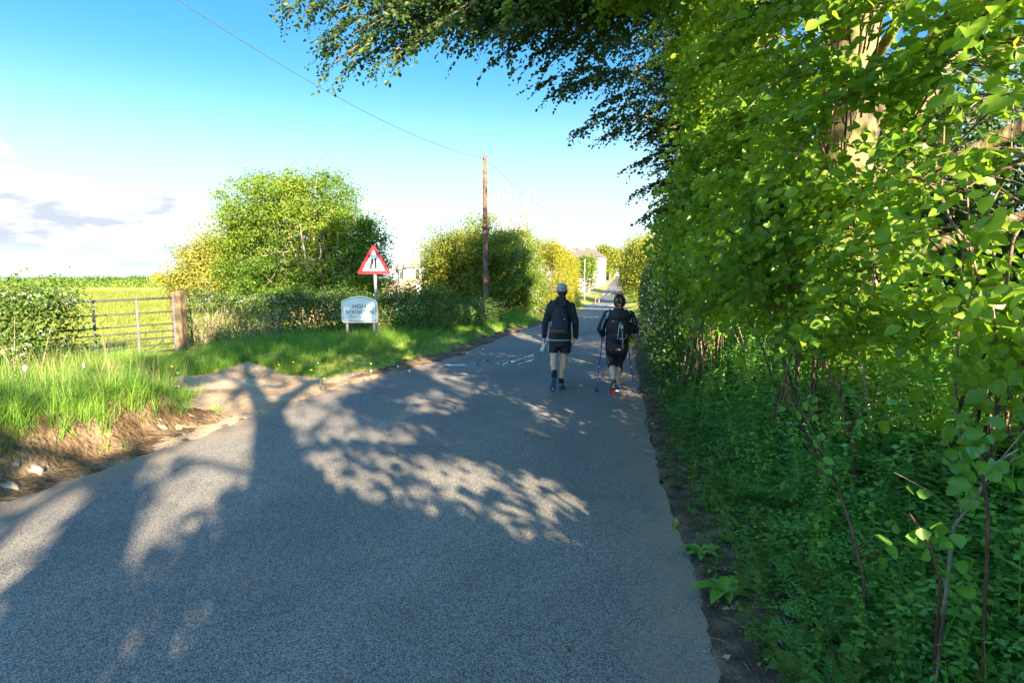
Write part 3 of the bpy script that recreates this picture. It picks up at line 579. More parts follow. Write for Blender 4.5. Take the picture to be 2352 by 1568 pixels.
def back_hedge():
    t = empty('roadside_hedge', (0, 0, 0), 'hedge along the road edge behind the viewpoint', 'hedge'); bl = []
    for y in np.arange(-15, .9, .9):
        x = right_edge(y) + 1.75; h = 1.85 + .22 * math.sin(y * 2.); bl.append(((x, y, h), (.85, .8, h)))
        bl.append(((x + 1.4, y, h * 1.05), (.9, .8, h * 1.05)))
    foliage('foliage', M['hedge'], bl, 2000, 60, .26, .13, t, .1, keep_shade)
    mb = MB()
    for y in np.arange(-15, .9, .6): mb.tube([(right_edge(y) + 1.7, y, 0), (right_edge(y) + 1.6, y + .1, 1.7)], [.03, .01], 5)
    mb.build('stems', M['twig'], t)
back_hedge()

# ------------------------------------------------------------------ middle distance: bushes, hedges
def G(x, y): return np.array([x, y, gzf(x, y)])
above = lambda h: (lambda x, y: gz(x, y) + h)
def blob(u, v, Y, rw, rh, rd): return (px(u, v, Y), (rw * Y / F_PX, rd, rh * Y / F_PX))
wild_tree('sallow_bush', G(-7.4, 20.2), 'big rounded spring-green bush of many stems behind the road signs', 'bush', 'sallow',
          [blob(690, 570, 20.5, 165, 130, 2.4), blob(612, 475, 20, 88, 72, 1.6), blob(735, 470, 20.6, 82, 66, 1.7), blob(812, 560, 20.2, 72, 95, 1.6), blob(580, 590, 19.8, 72, 88, 1.5), blob(552, 520, 20, 30, 45, 1.), blob(850, 635, 20, 40, 55, 1.2), blob(690, 645, 19.4, 185, 50, 1.6), blob(670, 430, 20.2, 45, 34, .9)], 1500, 62, .19, .085, 'pale_twig', 15, .075, zmin=above(.1),
          extra=[(G(-6.9, 19.6), px(690, 520, 18.6), .07, .02), (G(-6.6, 19.6), px(735, 560, 18.6), .05, .02), (G(-7.2, 19.6), px(640, 420, 20), .05, .01), (G(-7, 19.6), px(730, 388, 20.4), .05, .008), (G(-7, 19.6), px(705, 400, 20.4), .04, .008)])
foliage('foliage', M['sallow'], [blob(735, 400, 20.4, 35, 26, .5), blob(780, 430, 20.4, 40, 22, .5), blob(655, 408, 20.3, 30, 20, .4)], 60, 9, .2, .075, bpy.data.objects['sallow_bush'], .1)
wild_tree('willow_bush', G(-12.4, 24.5), 'pale yellow willow bush at the field edge beside the big green bush', 'bush', 'willow',
          [blob(478, 625, 24.5, 50, 62, 1.8), blob(445, 652, 24.5, 42, 34, 1.5), blob(510, 590, 24.5, 38, 50, 1.5), blob(530, 655, 24, 70, 36, 1.5)], 900, 50, .28, .1, 'pale_twig', 7, .05, zmin=above(.2))
wild_tree('field_maple', G(-1.6, 27.5), 'yellow-green bushy tree behind the wooden pole', 'tree', 'yellow',
          [blob(1075, 600, 28, 90, 82, 2.2), blob(1020, 640, 27.6, 58, 62, 1.6), blob(1130, 590, 28.4, 70, 75, 1.8), blob(1090, 680, 27, 80, 42, 1.4), blob(1190, 590, 29, 50, 55, 1.5)], 1500, 55, .28, .1, 'red_twig', 6, .08, zmin=above(.1),
          extra=[(px(1082, 690, 26.6), px(1030, 615, 26.4), .09, .03)])
foliage('foliage', M['sallow'], [blob(1068, 515, 28, 34, 16, .5), blob(1010, 545, 28, 40, 38, .8), blob(985, 590, 28, 26, 44, .8)], 70, 7, .22, .085, bpy.data.objects['field_maple'], .1)
wild_tree('hawthorn_bush', G(1.6, 28.), 'hawthorn in white blossom between the pole and the clipped yellow hedge', 'bush', 'sallow',
          [blob(1190, 610, 27.4, 52, 70, 1.4), blob(1215, 660, 27, 38, 50, 1.2), blob(1165, 670, 27.2, 50, 42, 1.2)], 900, 45, .22, .08, 'twig', 6, .05, zmin=above(.1))
foliage('blossom', M['blossom'], [blob(1205, 610, 26.9, 44, 62, 1.0), blob(1225, 670, 26.7, 22, 42, .9)], 200, 14, .14, .05, bpy.data.objects['hawthorn_bush'], .75)
def bare_tree():
    t = empty('bare_tree', (0, 0, 0), 'nearly leafless young tree rising behind the yellow-green tree', 'tree'); mb = MB(); b = G(1.0, 36); lv = Leaves()
    for k in range(26):
        e = px(RS.uniform(1125, 1215), RS.uniform(440, 560), 36 + RS.uniform(-1, 1)); pts = limb(mb, b, e, .05, .006, .0, 9, 5, .12)
        for q in range(3): limb(mb, pts[RS.randint(4, 9)], e + RS.normal(scale=.5, size=3), .012, .004, 0, 4, 4)
        lv.add(e + RS.normal(scale=.3, size=(26, 3)), rnd_unit(26), rnd_unit(26), .09, .05)
    mb.build('trunk', M['pale_twig'], t); lv.build('crown', M['yellow'], t)
bare_tree()
def box_points(n, path, width, z0, z1, jitter=.1):
    """points on and near the faces of a clipped hedge that follows a path"""
    path = np.array(path, float); seg = np.linalg.norm(np.diff(path, axis=0), axis=1); cum = np.r_[0, np.cumsum(seg)]; s = RS.uniform(0, cum[-1], n)
    x = np.interp(s, cum, path[:, 0]); y = np.interp(s, cum, path[:, 1]); i = np.clip(np.searchsorted(cum, s) - 1, 0, len(seg) - 1); d = np.diff(path, axis=0)[i] / seg[i][:, None]; nrm = np.stack([-d[:, 1], d[:, 0]], 1)
    f = RS.rand(n); hh = z1 - z0; w = np.where(f < .62, np.where(RS.rand(n) < .5, 1., -1.) * RS.uniform(.8, 1.04, n), RS.uniform(-1, 1, n)) * width / 2; z = np.where(f < .62, RS.uniform(0, 1, n), RS.uniform(.9, 1.04, n))
    bul = 1 - .35 * np.maximum(0, z - .6) ** 1.5 + .12 * np.sin(s * 2.1) * np.sin(z * 5 + s); hv = hh * (1 + .07 * np.sin(s * 1.7) + .05 * np.sin(s * 4.3))
    P = np.stack([x + nrm[:, 0] * w * bul, y + nrm[:, 1] * w * bul, np.zeros(n)], 1); P[:, 2] = gz(P[:, 0], P[:, 1]) * 0 + gz(x, y) + z0 + z * hv; P += RS.normal(scale=jitter, size=P.shape)
    out = np.stack([nrm[:, 0] * np.sign(w), nrm[:, 1] * np.sign(w), np.where(z > .9, 1., .15)], 1); return P, unit(out)
def leaf_cloud(name, mat, P, out, size, parent, kind=4, keep=None, aspect=.62):
    n = len(P); lv = Leaves(); l = size * RS.uniform(.6, 1.3, n); lv.add(P, unit(rnd_unit(n) + out * .5 + np.array([0, 0, -.2])), unit(rnd_unit(n) * .8 + out * .6), l, l * aspect); return lv.build(name, mat, parent, kind, keep=keep)
def twigs(name, mat, P, h, parent, r=.009, lean=.35):
    mb = MB()
    for p in P:
        e = p + np.array([RS.normal(0, lean), RS.normal(0, lean), 1.]) * h * RS.uniform(.6, 1.2); m = (p + e) / 2 + RS.normal(scale=.06, size=3); mb.tube([p, m, e], [r, r * .8, r * .4], 4, cap=False)
    return tag(mb.build(name, mat, parent), kind='stuff')
def hedge(name, label, path, width, z0, z1, n, size, mat='hedge', flowers=0, fz=(.3, 1.), tw=0, flower_pick=None, jit=.09):
    t = empty(name, (0, 0, 0), label, 'hedge'); P, o = box_points(n, path, width, z0, z1, jit); leaf_cloud('foliage', M[mat], P, o, size, t)
    if flowers:
        P, o = box_points(flowers * 6, path, width * 1.06, z0, z1, .05); k = (P[:, 2] - gz(P[:, 0], P[:, 1]) > fz[0] * z1)
        if flower_pick is not None: k &= flower_pick(P)
        P = P[k]; o = o[k]; umb = np.repeat(P, 14, 0) + RS.normal(scale=(.045, .045, .018), size=(len(P) * 14, 3)); leaf_cloud('blossom', M['blossom'], umb, np.repeat(o, 14, 0), .024, t, aspect=.9)
    if tw:
        path = np.array(path, float); s = RS.rand(tw); i = np.minimum((s * (len(path) - 1)).astype(int), len(path) - 2); f = (s * (len(path) - 1) - i)[:, None]; q = path[i] * (1 - f) + path[i + 1] * f
        d = np.array([.25, -.97]); q = q + d * width * .5 * RS.uniform(.7, 1.02, tw)[:, None]; twigs('brushwood', M['pale_twig'], np.c_[q, gz(q[:, 0], q[:, 1])], (z1 - z0) * .8, t, .008, .3)
    return t
hedge('bare_hedge', 'twiggy half-bare hedge with brown stems next to the timber gatepost', [(-7.4, 12.6), (-6.4, 13.3), (-5.6, 13.8)], .9, .05, 1.0, 5000, .05, 'hedge', 18, (.85, 1.), 190, jit=.11)
hedge('bramble_hedge', 'dark leafy hedge in shade behind the village sign, white flowers along its top', [(-5.9, 13.9), (-5.0, 14.6), (-3.2, 15.3), (-2.0, 16.6)], 1.1, .0, 1.0, 17000, .065, 'hedge', 90, (.72, 1.), 60, lambda P: (P[:, 0] < -4.3) | (RS.rand(len(P)) < .25), jit=.12)
hedge('low_hedge', 'low rough hedge right of the sign posts running to the pole', [(-2.2, 17.2), (-1.4, 19.2), (-.9, 21.4)], 1.0, .0, .62, 8000, .065, 'hedge', 30, (.5, 1.), 30, jit=.12)
hedge('clipped_hedge', 'tall clipped yellow-green hedge at the roadside past the hawthorn', [(1.7, 33), (2.9, 39), (5.1, 51)], 1.9, .0, 3.8, 36000, .10, 'golden', jit=.1)
hedge('field_hedge', 'thick hedge with cow parsley growing over the near end of the metal gate', [(-13.5, 7.4), (-10.4, 8.0), (-8.9, 8.5), (-7.2, 9.1)], 1.9, .0, 1.36, 36000, .066, 'hedge', 120, (.35, .9), 60, jit=.13)
hedge('roadside_bank_hedge', 'wild hedge along the right-hand road edge thick with white cow parsley', [(3.0, 8.0), (3.6, 11), (4.4, 15), (6.0, 22), (8.4, 33)], 1.5, .0, 1.5, 60000, .062, 'hedge', 520, (.3, 1.), 50, lambda P: (P[:, 1] > 9) & (P[:, 1] < 22), jit=.12)
hedge('distant_hedge', 'long brown-green hedge line across the far side of the field', [(-160, 128), (-80, 126), (-10, 122)], 3., .0, 1.3, 12000, .45, 'sallow', jit=.2)
hedge('hill_hedge', 'long leafy hedge along the right of the road up the hill', [(14.6, 62), (19.5, 85), (24.6, 110), (34.8, 160), (49.5, 230)], 2.6, .0, 3.4, 30000, .22, 'sallow', jit=.3)
hedge('verge_hedge', 'small clipped hedge beside the brick wall at the top of the hill', [(30, 185), (35, 205), (37.5, 222)], 3., .0, 2.4, 5000, .35, 'sallow', jit=.15)
# shrubs filling the gap under the beech, and the wood behind it
def hazel(label, blobs, n, per=46, size=.074, mat='beech'):
    t = empty('hazel_shrub', (0, 0, 0), label, 'shrub', 'shrubs under the beech'); P, out, cc = blob_points(blobs, n, per, .2, .3); k = len(P); lv = Leaves(); l = size * np.clip(RS.normal(.92, .28, k), .35, 1.5)
    lv.add(P, unit(rnd_unit(k) * .8 + [-.25, -.1, -.55]), unit(rnd_unit(k) * .75 + [-.15, -.8, .6]), l, l * RS.uniform(.6, .85, k)); lv.build('leaves', M[mat], t, 6, keep=lambda P: ~clearing(P)); mb = MB(); c0 = np.mean([b[0] for b in blobs], 0); b0 = np.array([c0[0], c0[1], gzf(c0[0], c0[1]) - .05])
    for j in RS.permutation(len(cc))[:16]: limb(mb, b0 + RS.normal(scale=(.15, .15, 0)), cc[j], .012, .004, .08, 6, 5, .1)
    mb.build('stems', M['twig'], t)
hazel('large-leaved shrub nearest the viewpoint at the right edge', [((2.55, 2.7, 1.45), (.5, .5, .45)), ((2.75, 3.1, 2.2), (.55, .6, .7)), ((2.9, 3.4, 3.1), (.55, .7, .6))], 50)
hazel('leafy shrub in front of the beech trunk', [((2.6, 4.6, 1.4), (.45, .8, .5)), ((2.35, 5.2, 2.0), (.5, .9, .6)), ((2.7, 4.8, 2.9), (.5, .9, .6))], 150, 42, .078)
hazel('leafy shrub between the beech and the cow parsley hedge', [((2.6, 7.2, 1.7), (.5, 1.0, .55)), ((2.75, 8.4, 2.3), (.6, 1.1, .8)), ((2.9, 7.8, 3.2), (.6, 1.2, .7))], 240, 44, .074)
for k, (x, y, z, r, n) in enumerate([(9.5, 6.5, 3.0, 2.6, 420), (8.5, 11.5, 3.6, 2.5, 480), (10.5, 16, 5., 3.4, 520), (7.6, 20.5, 3.6, 2.2, 420), (12.5, 10, 4.2, 3., 360), (8.0, 4.2, 1.6, 1.5, 260)]):
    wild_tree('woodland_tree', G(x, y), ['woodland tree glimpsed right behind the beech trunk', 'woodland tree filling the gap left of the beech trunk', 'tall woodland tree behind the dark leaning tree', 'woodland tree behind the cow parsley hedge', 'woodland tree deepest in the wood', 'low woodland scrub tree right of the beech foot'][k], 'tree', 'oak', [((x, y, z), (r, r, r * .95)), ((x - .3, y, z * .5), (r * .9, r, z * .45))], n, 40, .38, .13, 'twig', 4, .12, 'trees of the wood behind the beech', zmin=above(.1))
# trees along the right of the road, in the sun
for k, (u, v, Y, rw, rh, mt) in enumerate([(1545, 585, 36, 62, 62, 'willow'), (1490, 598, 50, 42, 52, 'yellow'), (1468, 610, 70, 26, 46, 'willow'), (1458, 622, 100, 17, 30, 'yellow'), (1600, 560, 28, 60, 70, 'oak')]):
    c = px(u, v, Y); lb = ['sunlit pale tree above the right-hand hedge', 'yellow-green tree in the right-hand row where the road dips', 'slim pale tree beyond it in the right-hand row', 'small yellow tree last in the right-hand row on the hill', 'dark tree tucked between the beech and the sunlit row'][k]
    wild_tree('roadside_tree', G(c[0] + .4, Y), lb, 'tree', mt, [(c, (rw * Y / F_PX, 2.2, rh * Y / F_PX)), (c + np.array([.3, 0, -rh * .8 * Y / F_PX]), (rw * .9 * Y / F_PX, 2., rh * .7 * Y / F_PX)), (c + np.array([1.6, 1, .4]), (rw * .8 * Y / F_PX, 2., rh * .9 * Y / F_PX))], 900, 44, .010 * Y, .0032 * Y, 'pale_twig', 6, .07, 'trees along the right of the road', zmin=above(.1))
for k, (u, v, Y, rw, rh, mt) in enumerate([(1398, 596, 205, 30, 26, 'yellow'), (1432, 614, 262, 14, 18, 'sallow'), (1448, 608, 290, 14, 22, 'oak'), (1346, 622, 94, 17, 32, 'sallow'), (1410, 618, 240, 16, 16, 'oak')]):
    c = px(u, v, Y); lb = ['broad yellow-green tree on the skyline beside the white gable', 'rounded green tree at the crest of the road', 'dark tree at the crest right of the road', 'white-flowering garden tree below the stepped roofs', 'dark tree behind the poles at the crest'][k]
    t = wild_tree('skyline_tree', G(c[0], Y), lb, 'tree', mt, [(c, (rw * Y / F_PX, 3., rh * Y / F_PX)), (c + np.array([-.3 * rw, 0, -.35 * rh]) * Y / F_PX, (rw * .7 * Y / F_PX, 2.5, rh * .6 * Y / F_PX))], 520, 34, .0055 * Y, .0030 * Y, 'pale_twig', 4, .16, 'trees on the skyline', zmin=above(.8))
    if k == 3: foliage('blossom', M['blossom'], [(c + np.array([.5, -2, -1.2]), (1.6, 1., 1.6))], 60, 14, .4, .26, t, .6)
for u, v, Y, rw, rh in [(300, 643, 620, 42, 6), (372, 638, 560, 26, 11), (330, 643, 600, 40, 6), (385, 641, 480, 34, 10), (230, 645, 800, 50, 5), (150, 646, 820, 60, 4), (60, 646, 800, 60, 4), (440, 640, 500, 40, 10)]:
    c = px(u, v, Y); c[2] = rh * Y / F_PX * .6
    t = wild_tree('distant_tree', (c[0], Y, 0), None, 'tree', 'willow' if Y < 600 else 'hedge', [(c, (rw * Y / F_PX, 8., rh * Y / F_PX))], 110, 16, .004 * Y, .0032 * Y, 'twig', 3, .2, 'distant trees on the horizon beyond the field')
    t['label'] = 'low distant trees on the flat horizon beyond the field'
# garden in front of the far house
t = empty('flowering_shrub', (0, 0, 0), 'pink and white flowering shrubs in front of the white house', 'shrub')
foliage('leaves', M['hedge'], [blob(925, 665, 42, 40, 20, 1.), blob(960, 668, 42, 30, 18, 1.)], 90, 20, .3, .1, t); foliage('blossom', M['pink_blossom'], [blob(925, 660, 41.5, 45, 22, 1.), blob(965, 660, 41.5, 22, 20, .8), blob(895, 665, 41.5, 25, 18, .8)], 150, 16, .22, .1, t, .5)
t = empty('gorse_bush', (0, 0, 0), 'small round bright yellow bush beside the white house', 'shrub'); foliage('leaves', M['yellow'], [blob(946, 650, 60, 10, 9, .8)], 60, 20, .14, .13, t, .8); MB_ = MB(); MB_.tube([G(px(946, 650, 60)[0], 60), px(946, 652, 60)], .04, 5); MB_.build('stem', M['twig'], t)

# ------------------------------------------------------------------ grass, herbs, undergrowth
def rotz(a):
    c, s = np.cos(a), np.sin(a); o = np.zeros_like(a); e = np.ones_like(a); return np.stack([np.stack([c, -s, o], -1), np.stack([s, c, o], -1), np.stack([o, o, e], -1)], -2)
def scatter(name, mat, temps, P, scale, parent=None, tilt=.15, kind='stuff', label=None, cat=None, zs=None):
    """copies of small plant templates merged into one mesh of ground cover"""
    Vs = []; Fs = []; off = 0; which = RS.randint(len(temps), size=len(P)); scale = np.broadcast_to(scale, (len(P),))
    for k, (T, Fc) in enumerate(temps):
        q = np.where(which == k)[0]
        if not len(q): continue
        Rm = rotz(RS.uniform(0, 2 * np.pi, len(q))); V = np.einsum('nij,mj->nmi', Rm, T) * scale[q][:, None, None]
        if zs is not None: V[:, :, 2] *= np.broadcast_to(zs, (len(P),))[q][:, None]
        tl = RS.normal(scale=tilt, size=(len(q), 2)); V[:, :, 0] += tl[:, :1] * V[:, :, 2]; V[:, :, 1] += tl[:, 1:] * V[:, :, 2]; V += P[q][:, None, :]
        Fs.append((Fc[None] + (np.arange(len(q)) * len(T))[:, None, None] + off).reshape(-1, 4)); Vs.append(V.reshape(-1, 3)); off += len(q) * len(T)
    o = link(name, raw_mesh(name, np.concatenate(Vs), np.concatenate(Fs), 4), mat, parent)
    if parent is None: tag(o, label, cat, kind=kind)
    return o
def blades(n, h, w, bend, r, segs=3):
    V = []; Fc = []
    for k in range(n):
        a = RS.uniform(0, 6.28); hh = h * RS.uniform(.5, 1.1); b = bend * RS.uniform(.2, 1.3); d = np.array([math.cos(a), math.sin(a)]); s = np.array([-d[1], d[0]]); rr = r * math.sqrt(RS.rand()); ra = RS.uniform(0, 6.28); o = np.array([rr * math.cos(ra), rr * math.sin(ra)]); i0 = len(V)
        for i in range(segs + 1):
            t = i / segs; c = o + d * b * hh * t * t; z = hh * (t - .35 * b * t * t); ww = w * (1 - .85 * t) / 2
            V += [(*(c - s * ww), z), (*(c + s * ww), z)]
        Fc += [(i0 + 2 * i, i0 + 2 * i + 1, i0 + 2 * i + 3, i0 + 2 * i + 2) for i in range(segs)]
    return np.array(V), np.array(Fc)
def quads_of(L):
    V = []; Fc = []
    for P, D, N, l, w in L:
        P, D, N = np.array(P, float), unit(np.array(D, float)), np.array(N, float); S = unit(np.cross(D, N)); i = len(V); m = P + D * l * .45
        V += [P, m + S * w / 2, P + D * l, m - S * w / 2]; Fc.append((i, i + 1, i + 2, i + 3))
    return np.array(V), np.array(Fc)
def frond_plant(nf, L, pairs, leaf):
    """ferny cow-parsley foliage: arching stalks with paired, divided leaflets"""
    q = []
    for k in range(nf):
        a = RS.uniform(0, 6.28); d = np.array([math.cos(a), math.sin(a), 0]); s = np.array([-d[1], d[0], 0]); l = L * RS.uniform(.6, 1.1); el = RS.uniform(.5, 1.2); pt = lambda t: d * l * t * math.cos(el) * (1 + .3 * t) + np.array([0, 0, l * (math.sin(el) * t - .45 * t * t)])
        q.append((pt(0), pt(.6) - pt(0), s, np.linalg.norm(pt(.6)), .007))
        for i in range(pairs):
            t = .35 + .62 * i / pairs; o = pt(t); f = unit(pt(t + .05) - o); n = np.cross(s, f); ll = leaf * (1.15 - .8 * i / pairs) * RS.uniform(.8, 1.2)
            for sg in (1, -1):
                dd = unit(s * sg * .9 + f * .55 + np.array([0, 0, -.15])); q.append((o, dd, n + RS.normal(scale=.25, size=3), ll, ll * .42)); q.append((o + dd * ll * .45, unit(dd + f * .8), n + RS.normal(scale=.3, size=3), ll * .55, ll * .3)); q.append((o + dd * ll * .4, unit(dd - f * .6), n + RS.normal(scale=.3, size=3), ll * .5, ll * .28))
        q.append((pt(.95), pt(1) - pt(.95), np.cross(s, d), leaf * .6, leaf * .3))
    return quads_of(q)
def stem_plant(H, nl, leaf, asp=.6):
    """an upright stem with pairs of pointed leaves, like nettle or bramble shoots"""
    q = []; a0 = RS.uniform(0, 6.28); ln = np.array([RS.normal(0, .18), RS.normal(0, .18), 1]) * H; q.append((np.zeros(3), ln, np.array([1, 0, 0]), np.linalg.norm(ln), .005))
    for i in range(nl):
        t = .25 + .75 * i / nl; a = a0 + i * 1.57 + RS.normal(0, .3); l = leaf * RS.uniform(.7, 1.2) * (1.1 - .45 * t)
        for sg in (0, math.pi):
            d = np.array([math.cos(a + sg), math.sin(a + sg), RS.uniform(-.5, .35)]); q.append((ln * t, d, np.array([-d[0] * .3, -d[1] * .3, 1.]) + RS.normal(scale=.35, size=3), l, l * asp))
    return quads_of(q)
def region(n, x0, x1, y0, y1, test): 
    x = RS.uniform(x0, x1, n); y = RS.uniform(y0, y1, n); k = test(x, y); x, y = x[k], y[k]; return np.c_[x, y, gz(x, y) - .015]
notroad = lambda x, y: x < left_edge(y) - .1
long_t = [blades(16, .52, .0085, .75, .07) for _ in range(6)]; mid_t = [blades(16, .30, .0075, .9, .07) for _ in range(6)]; short_t = [blades(18, .13, .006, .9, .08, 2) for _ in range(5)]
apr = lambda x, y: in_poly(x + .22 * vnoise(x * 4, y * 4), y + .22 * vnoise(y * 4, x * 4), APRON)
# the near bank: long lush grass down to the earth face
P = region(13000, -11, -3.6, 2.0, 10.2, lambda x, y: (left_edge(y) - x > .53 + .13 * vnoise(x * 3, y * 3)) & ((y < 6.6) | (x < -5.0 - .35 * (y - 6.6))) & ~apr(x, y) & (x > -1.05 * y - 1.6))
scatter('bank_grass', M['grass'], long_t, P, RS.uniform(.5, 1.1, len(P)), label='long lush grass on the near left bank', cat='grass')
P = region(6000, -9, -3.3, 2.0, 7.2, lambda x, y: (left_edge(y) - x > .28 + .1 * vnoise(x * 5, y * 5)) & (left_edge(y) - x < 1.0) & (x > -1.05 * y - 1.6) & (RS.rand(len(x)) < .10 + .5 * (left_edge(y) - x > .45) * (vnoise(x * 3, y * 2) > -.2))); P2 = region(1500, -8.6, -4.4, 6.2, 10.6, lambda x, y: ~apr(x, y) & (left_edge(y) - x > 1.2))
P = np.r_[P, P2]; scatter('short_bank_grass', M['grass'], mid_t, P, RS.uniform(.5, 1., len(P)), label='shorter grass fringing the earth bank and gateway', cat='grass')
stalk_t = [blades(3, .85, .0065, .3, .08) for _ in range(4)]
P = region(650, -8.5, -4.2, 3.2, 9, lambda x, y: (left_edge(y) - x > .7) & ((y < 6.6) | (x < -4.9)) & (x > -1.05 * y - 1.2)); scatter('grass_stalks', M['straw'], stalk_t, P, RS.uniform(.55, 1.05, len(P)), label='tall dry flowering grass stalks on the near bank', cat='grass')
# the far verge under the signs
P = region(12000, -8.5, 2.5, 9.4, 24, lambda x, y: (left_edge(y) - x > .34 + .2 * vnoise(x * 3, y * 3)) & (left_edge(y) - x < 4.2) & ~apr(x, y) & (x > -.62 * y)); dl = left_edge(P[:, 1]) - P[:, 0]
scatter('verge_grass', M['grass'], mid_t, P, np.clip(.35 + dl * .42, .35, 1.15) * RS.uniform(.7, 1.2, len(P)), label='grass verge beneath the road signs', cat='grass')
P = region(3600, -.5, 8.5, 21, 46, lambda x, y: (left_edge(y) - x > .2 + .25 * vnoise(x, y)) & (left_edge(y) - x < 2.4)); scatter('far_verge_grass', M['grass'], mid_t, P, RS.uniform(.8, 1.6, len(P)), label='grass verge below the pole and clipped hedge', cat='grass')
P = region(5200, 4, 48, 55, 240, lambda x, y: (left_edge(y) - x > .5) & (left_edge(y) - x < 16) & (np.abs(y - 102 + (x - 16) * .1) > 3.4) & (RS.rand(len(x)) < 1.)); scatter('hill_verge_grass', M['field'], mid_t, P, RS.uniform(1.2, 2.2, len(P)), label='sunlit mown verge climbing the hill', cat='grass')
# the meadow beyond the gate
field_t = [blades(14, .30, .016, .7, .22) for _ in range(5)]
P = region(30000, -75, -5, 12, 70, lambda x, y: (x < -5.8 - .3 * (y - 12) * (y > 14) ) & (x > -.98 * y - 2) & (RS.rand(len(x)) < 22 / (y + 8))); scatter('meadow_grass', M['field'], field_t, P, RS.uniform(.8, 1.5, len(P)) * (.7 + P[:, 1] / 60), label='sunny meadow grass beyond the gate', cat='grass', zs=.75)
# herbs of the right-hand bank
frond_t = [frond_plant(6, .42, 7, RS.uniform(.045, .075)) for _ in range(9)]; nettle_t = [stem_plant(.55, 9, .062) for _ in range(7)]; round_t = [stem_plant(.32, 6, .055, .85) for _ in range(6)]
veg = lambda x, y: x - right_edge(y)
inview = lambda x, y: x < .95 * y + .7
P = region(12500, .8, 9, 1.6, 13, lambda x, y: (veg(x, y) > .30 + .14 * vnoise(x * 4, y * 3)) & inview(x, y) & (veg(x, y) < 3.6)); s = np.clip(.38 + (P[:, 0] - right_edge(P[:, 1])) * .55, .38, 1.25) * RS.uniform(.7, 1.2, len(P)); scatter('cow_parsley_foliage', M['herb'], frond_t, P, s, label='ferny green undergrowth on the shaded right-hand bank', cat='undergrowth')
P = region(6000, .8, 9, 1.8, 13, lambda x, y: (veg(x, y) > .55 + .2 * vnoise(x * 3, y * 2)) & inview(x, y) & (veg(x, y) < 4.)); s = np.clip(.5 + (P[:, 0] - right_edge(P[:, 1])) * .45, .5, 1.6) * RS.uniform(.7, 1.2, len(P)); scatter('nettle_undergrowth', M['broad'], nettle_t, P, s, label='broad-leaved nettles and shoots below the beech', cat='undergrowth')
P = region(1500, 1.5, 4.6, 2.9, 9.2, lambda x, y: (veg(x, y) > .85 + .2 * vnoise(x * 3, y * 2)) & (veg(x, y) < 2.2)); scatter('tall_undergrowth', M['herb'], [frond_plant(7, .48, 8, .052) for _ in range(4)] + [stem_plant(.6, 14, .05) for _ in range(3)], P, RS.uniform(.85, 1.45, len(P)), label='tall ferny stems on the bank below the beech', cat='undergrowth')
P = region(5000, .7, 8, 1.5, 14, lambda x, y: (veg(x, y) > .12 + .16 * vnoise(x * 5, y * 4)) & inview(x, y) & (veg(x, y) < 1.9)); scatter('ground_leaves', M['hedge'], round_t, P, RS.uniform(.5, 1.2, len(P)), label='small round-leaved weeds along the road edge', cat='undergrowth')
P = region(3000, .7, 8, 1.4, 16, lambda x, y: (veg(x, y) > .24 + .12 * vnoise(x * 4, y * 5)) & inview(x, y) & (veg(x, y) < 1.3) & (RS.rand(len(x)) < .35 + .5 * (vnoise(x * 2, y * 2) > 0))); scatter('roadside_grass', M['grass'], [blades(22, .30, .0055, 1.2, .07) for _ in range(5)], P, RS.uniform(.6, 1.15, len(P)), label='dark tufts of grass beside the right-hand road edge', cat='grass')
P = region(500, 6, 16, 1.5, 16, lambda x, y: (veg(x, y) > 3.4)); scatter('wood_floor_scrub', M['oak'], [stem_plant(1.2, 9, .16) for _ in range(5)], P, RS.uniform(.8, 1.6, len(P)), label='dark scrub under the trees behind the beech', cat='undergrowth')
# litter along the edge of the tarmac
def litter():
    P = region(7000, .4, 7, 1.1, 24, lambda x, y: (veg(x, y) > -.13) & (veg(x, y) < .6) & (RS.rand(len(x)) < 1.3 - veg(x, y))); P[:, 2] += .045; n = len(P); lv = Leaves(); l = RS.uniform(.012, .055, n); d = rnd_unit(n) * np.array([1, 1, .25]); lv.add(P, d, unit(np.array([0, 0, 1.]) + RS.normal(scale=.4, size=(n, 3))), l, l * .55)
    q = region(1600, .4, 6, 1.1, 16, lambda x, y: (veg(x, y) > -.05) & (veg(x, y) < .5)); q[:, 2] += .04; l = RS.uniform(.06, .16, len(q)); lv.add(q, rnd_unit(len(q)) * np.array([1, 1, .15]), np.array([0, 0, 1.]), l, .006)
    tag(lv.build('leaf_litter', M['dead_leaf']), 'dead leaves and twig bits along the right road edge', 'leaf litter', kind='stuff')
litter()
def road_grit():
    n = 1400; y = 1.6 + 22 * RS.rand(n) ** 1.6; x = left_edge(y) + (right_edge(y) - left_edge(y)) * RS.rand(n); P = np.c_[x, y, road_z(y) + .014]; lv = Leaves(); l = RS.uniform(.004, .014, n); lv.add(P, rnd_unit(n) * np.array([1, 1, .2]), unit(np.array([0, 0, 1.]) + RS.normal(scale=.4, size=(n, 3))), l, l * .7)
    tag(lv.build('road_grit', M['stone']), 'loose pale grit scattered over the tarmac', 'gravel', kind='stuff')
    n = 90; y = 1.8 + 16 * RS.rand(n); x = right_edge(y) - RS.rand(n) ** 2 * 3; P = np.c_[x, y, road_z(y) + .016]; lv = Leaves(); l = RS.uniform(.02, .05, n); lv.add(P, rnd_unit(n) * np.array([1, 1, .2]), unit(np.array([0, 0, 1.]) + RS.normal(scale=.3, size=(n, 3))), l, l * .6); tag(lv.build('fallen_leaves', M['dead_leaf']), 'few dead leaves blown onto the tarmac', 'leaf litter', kind='stuff')
road_grit()
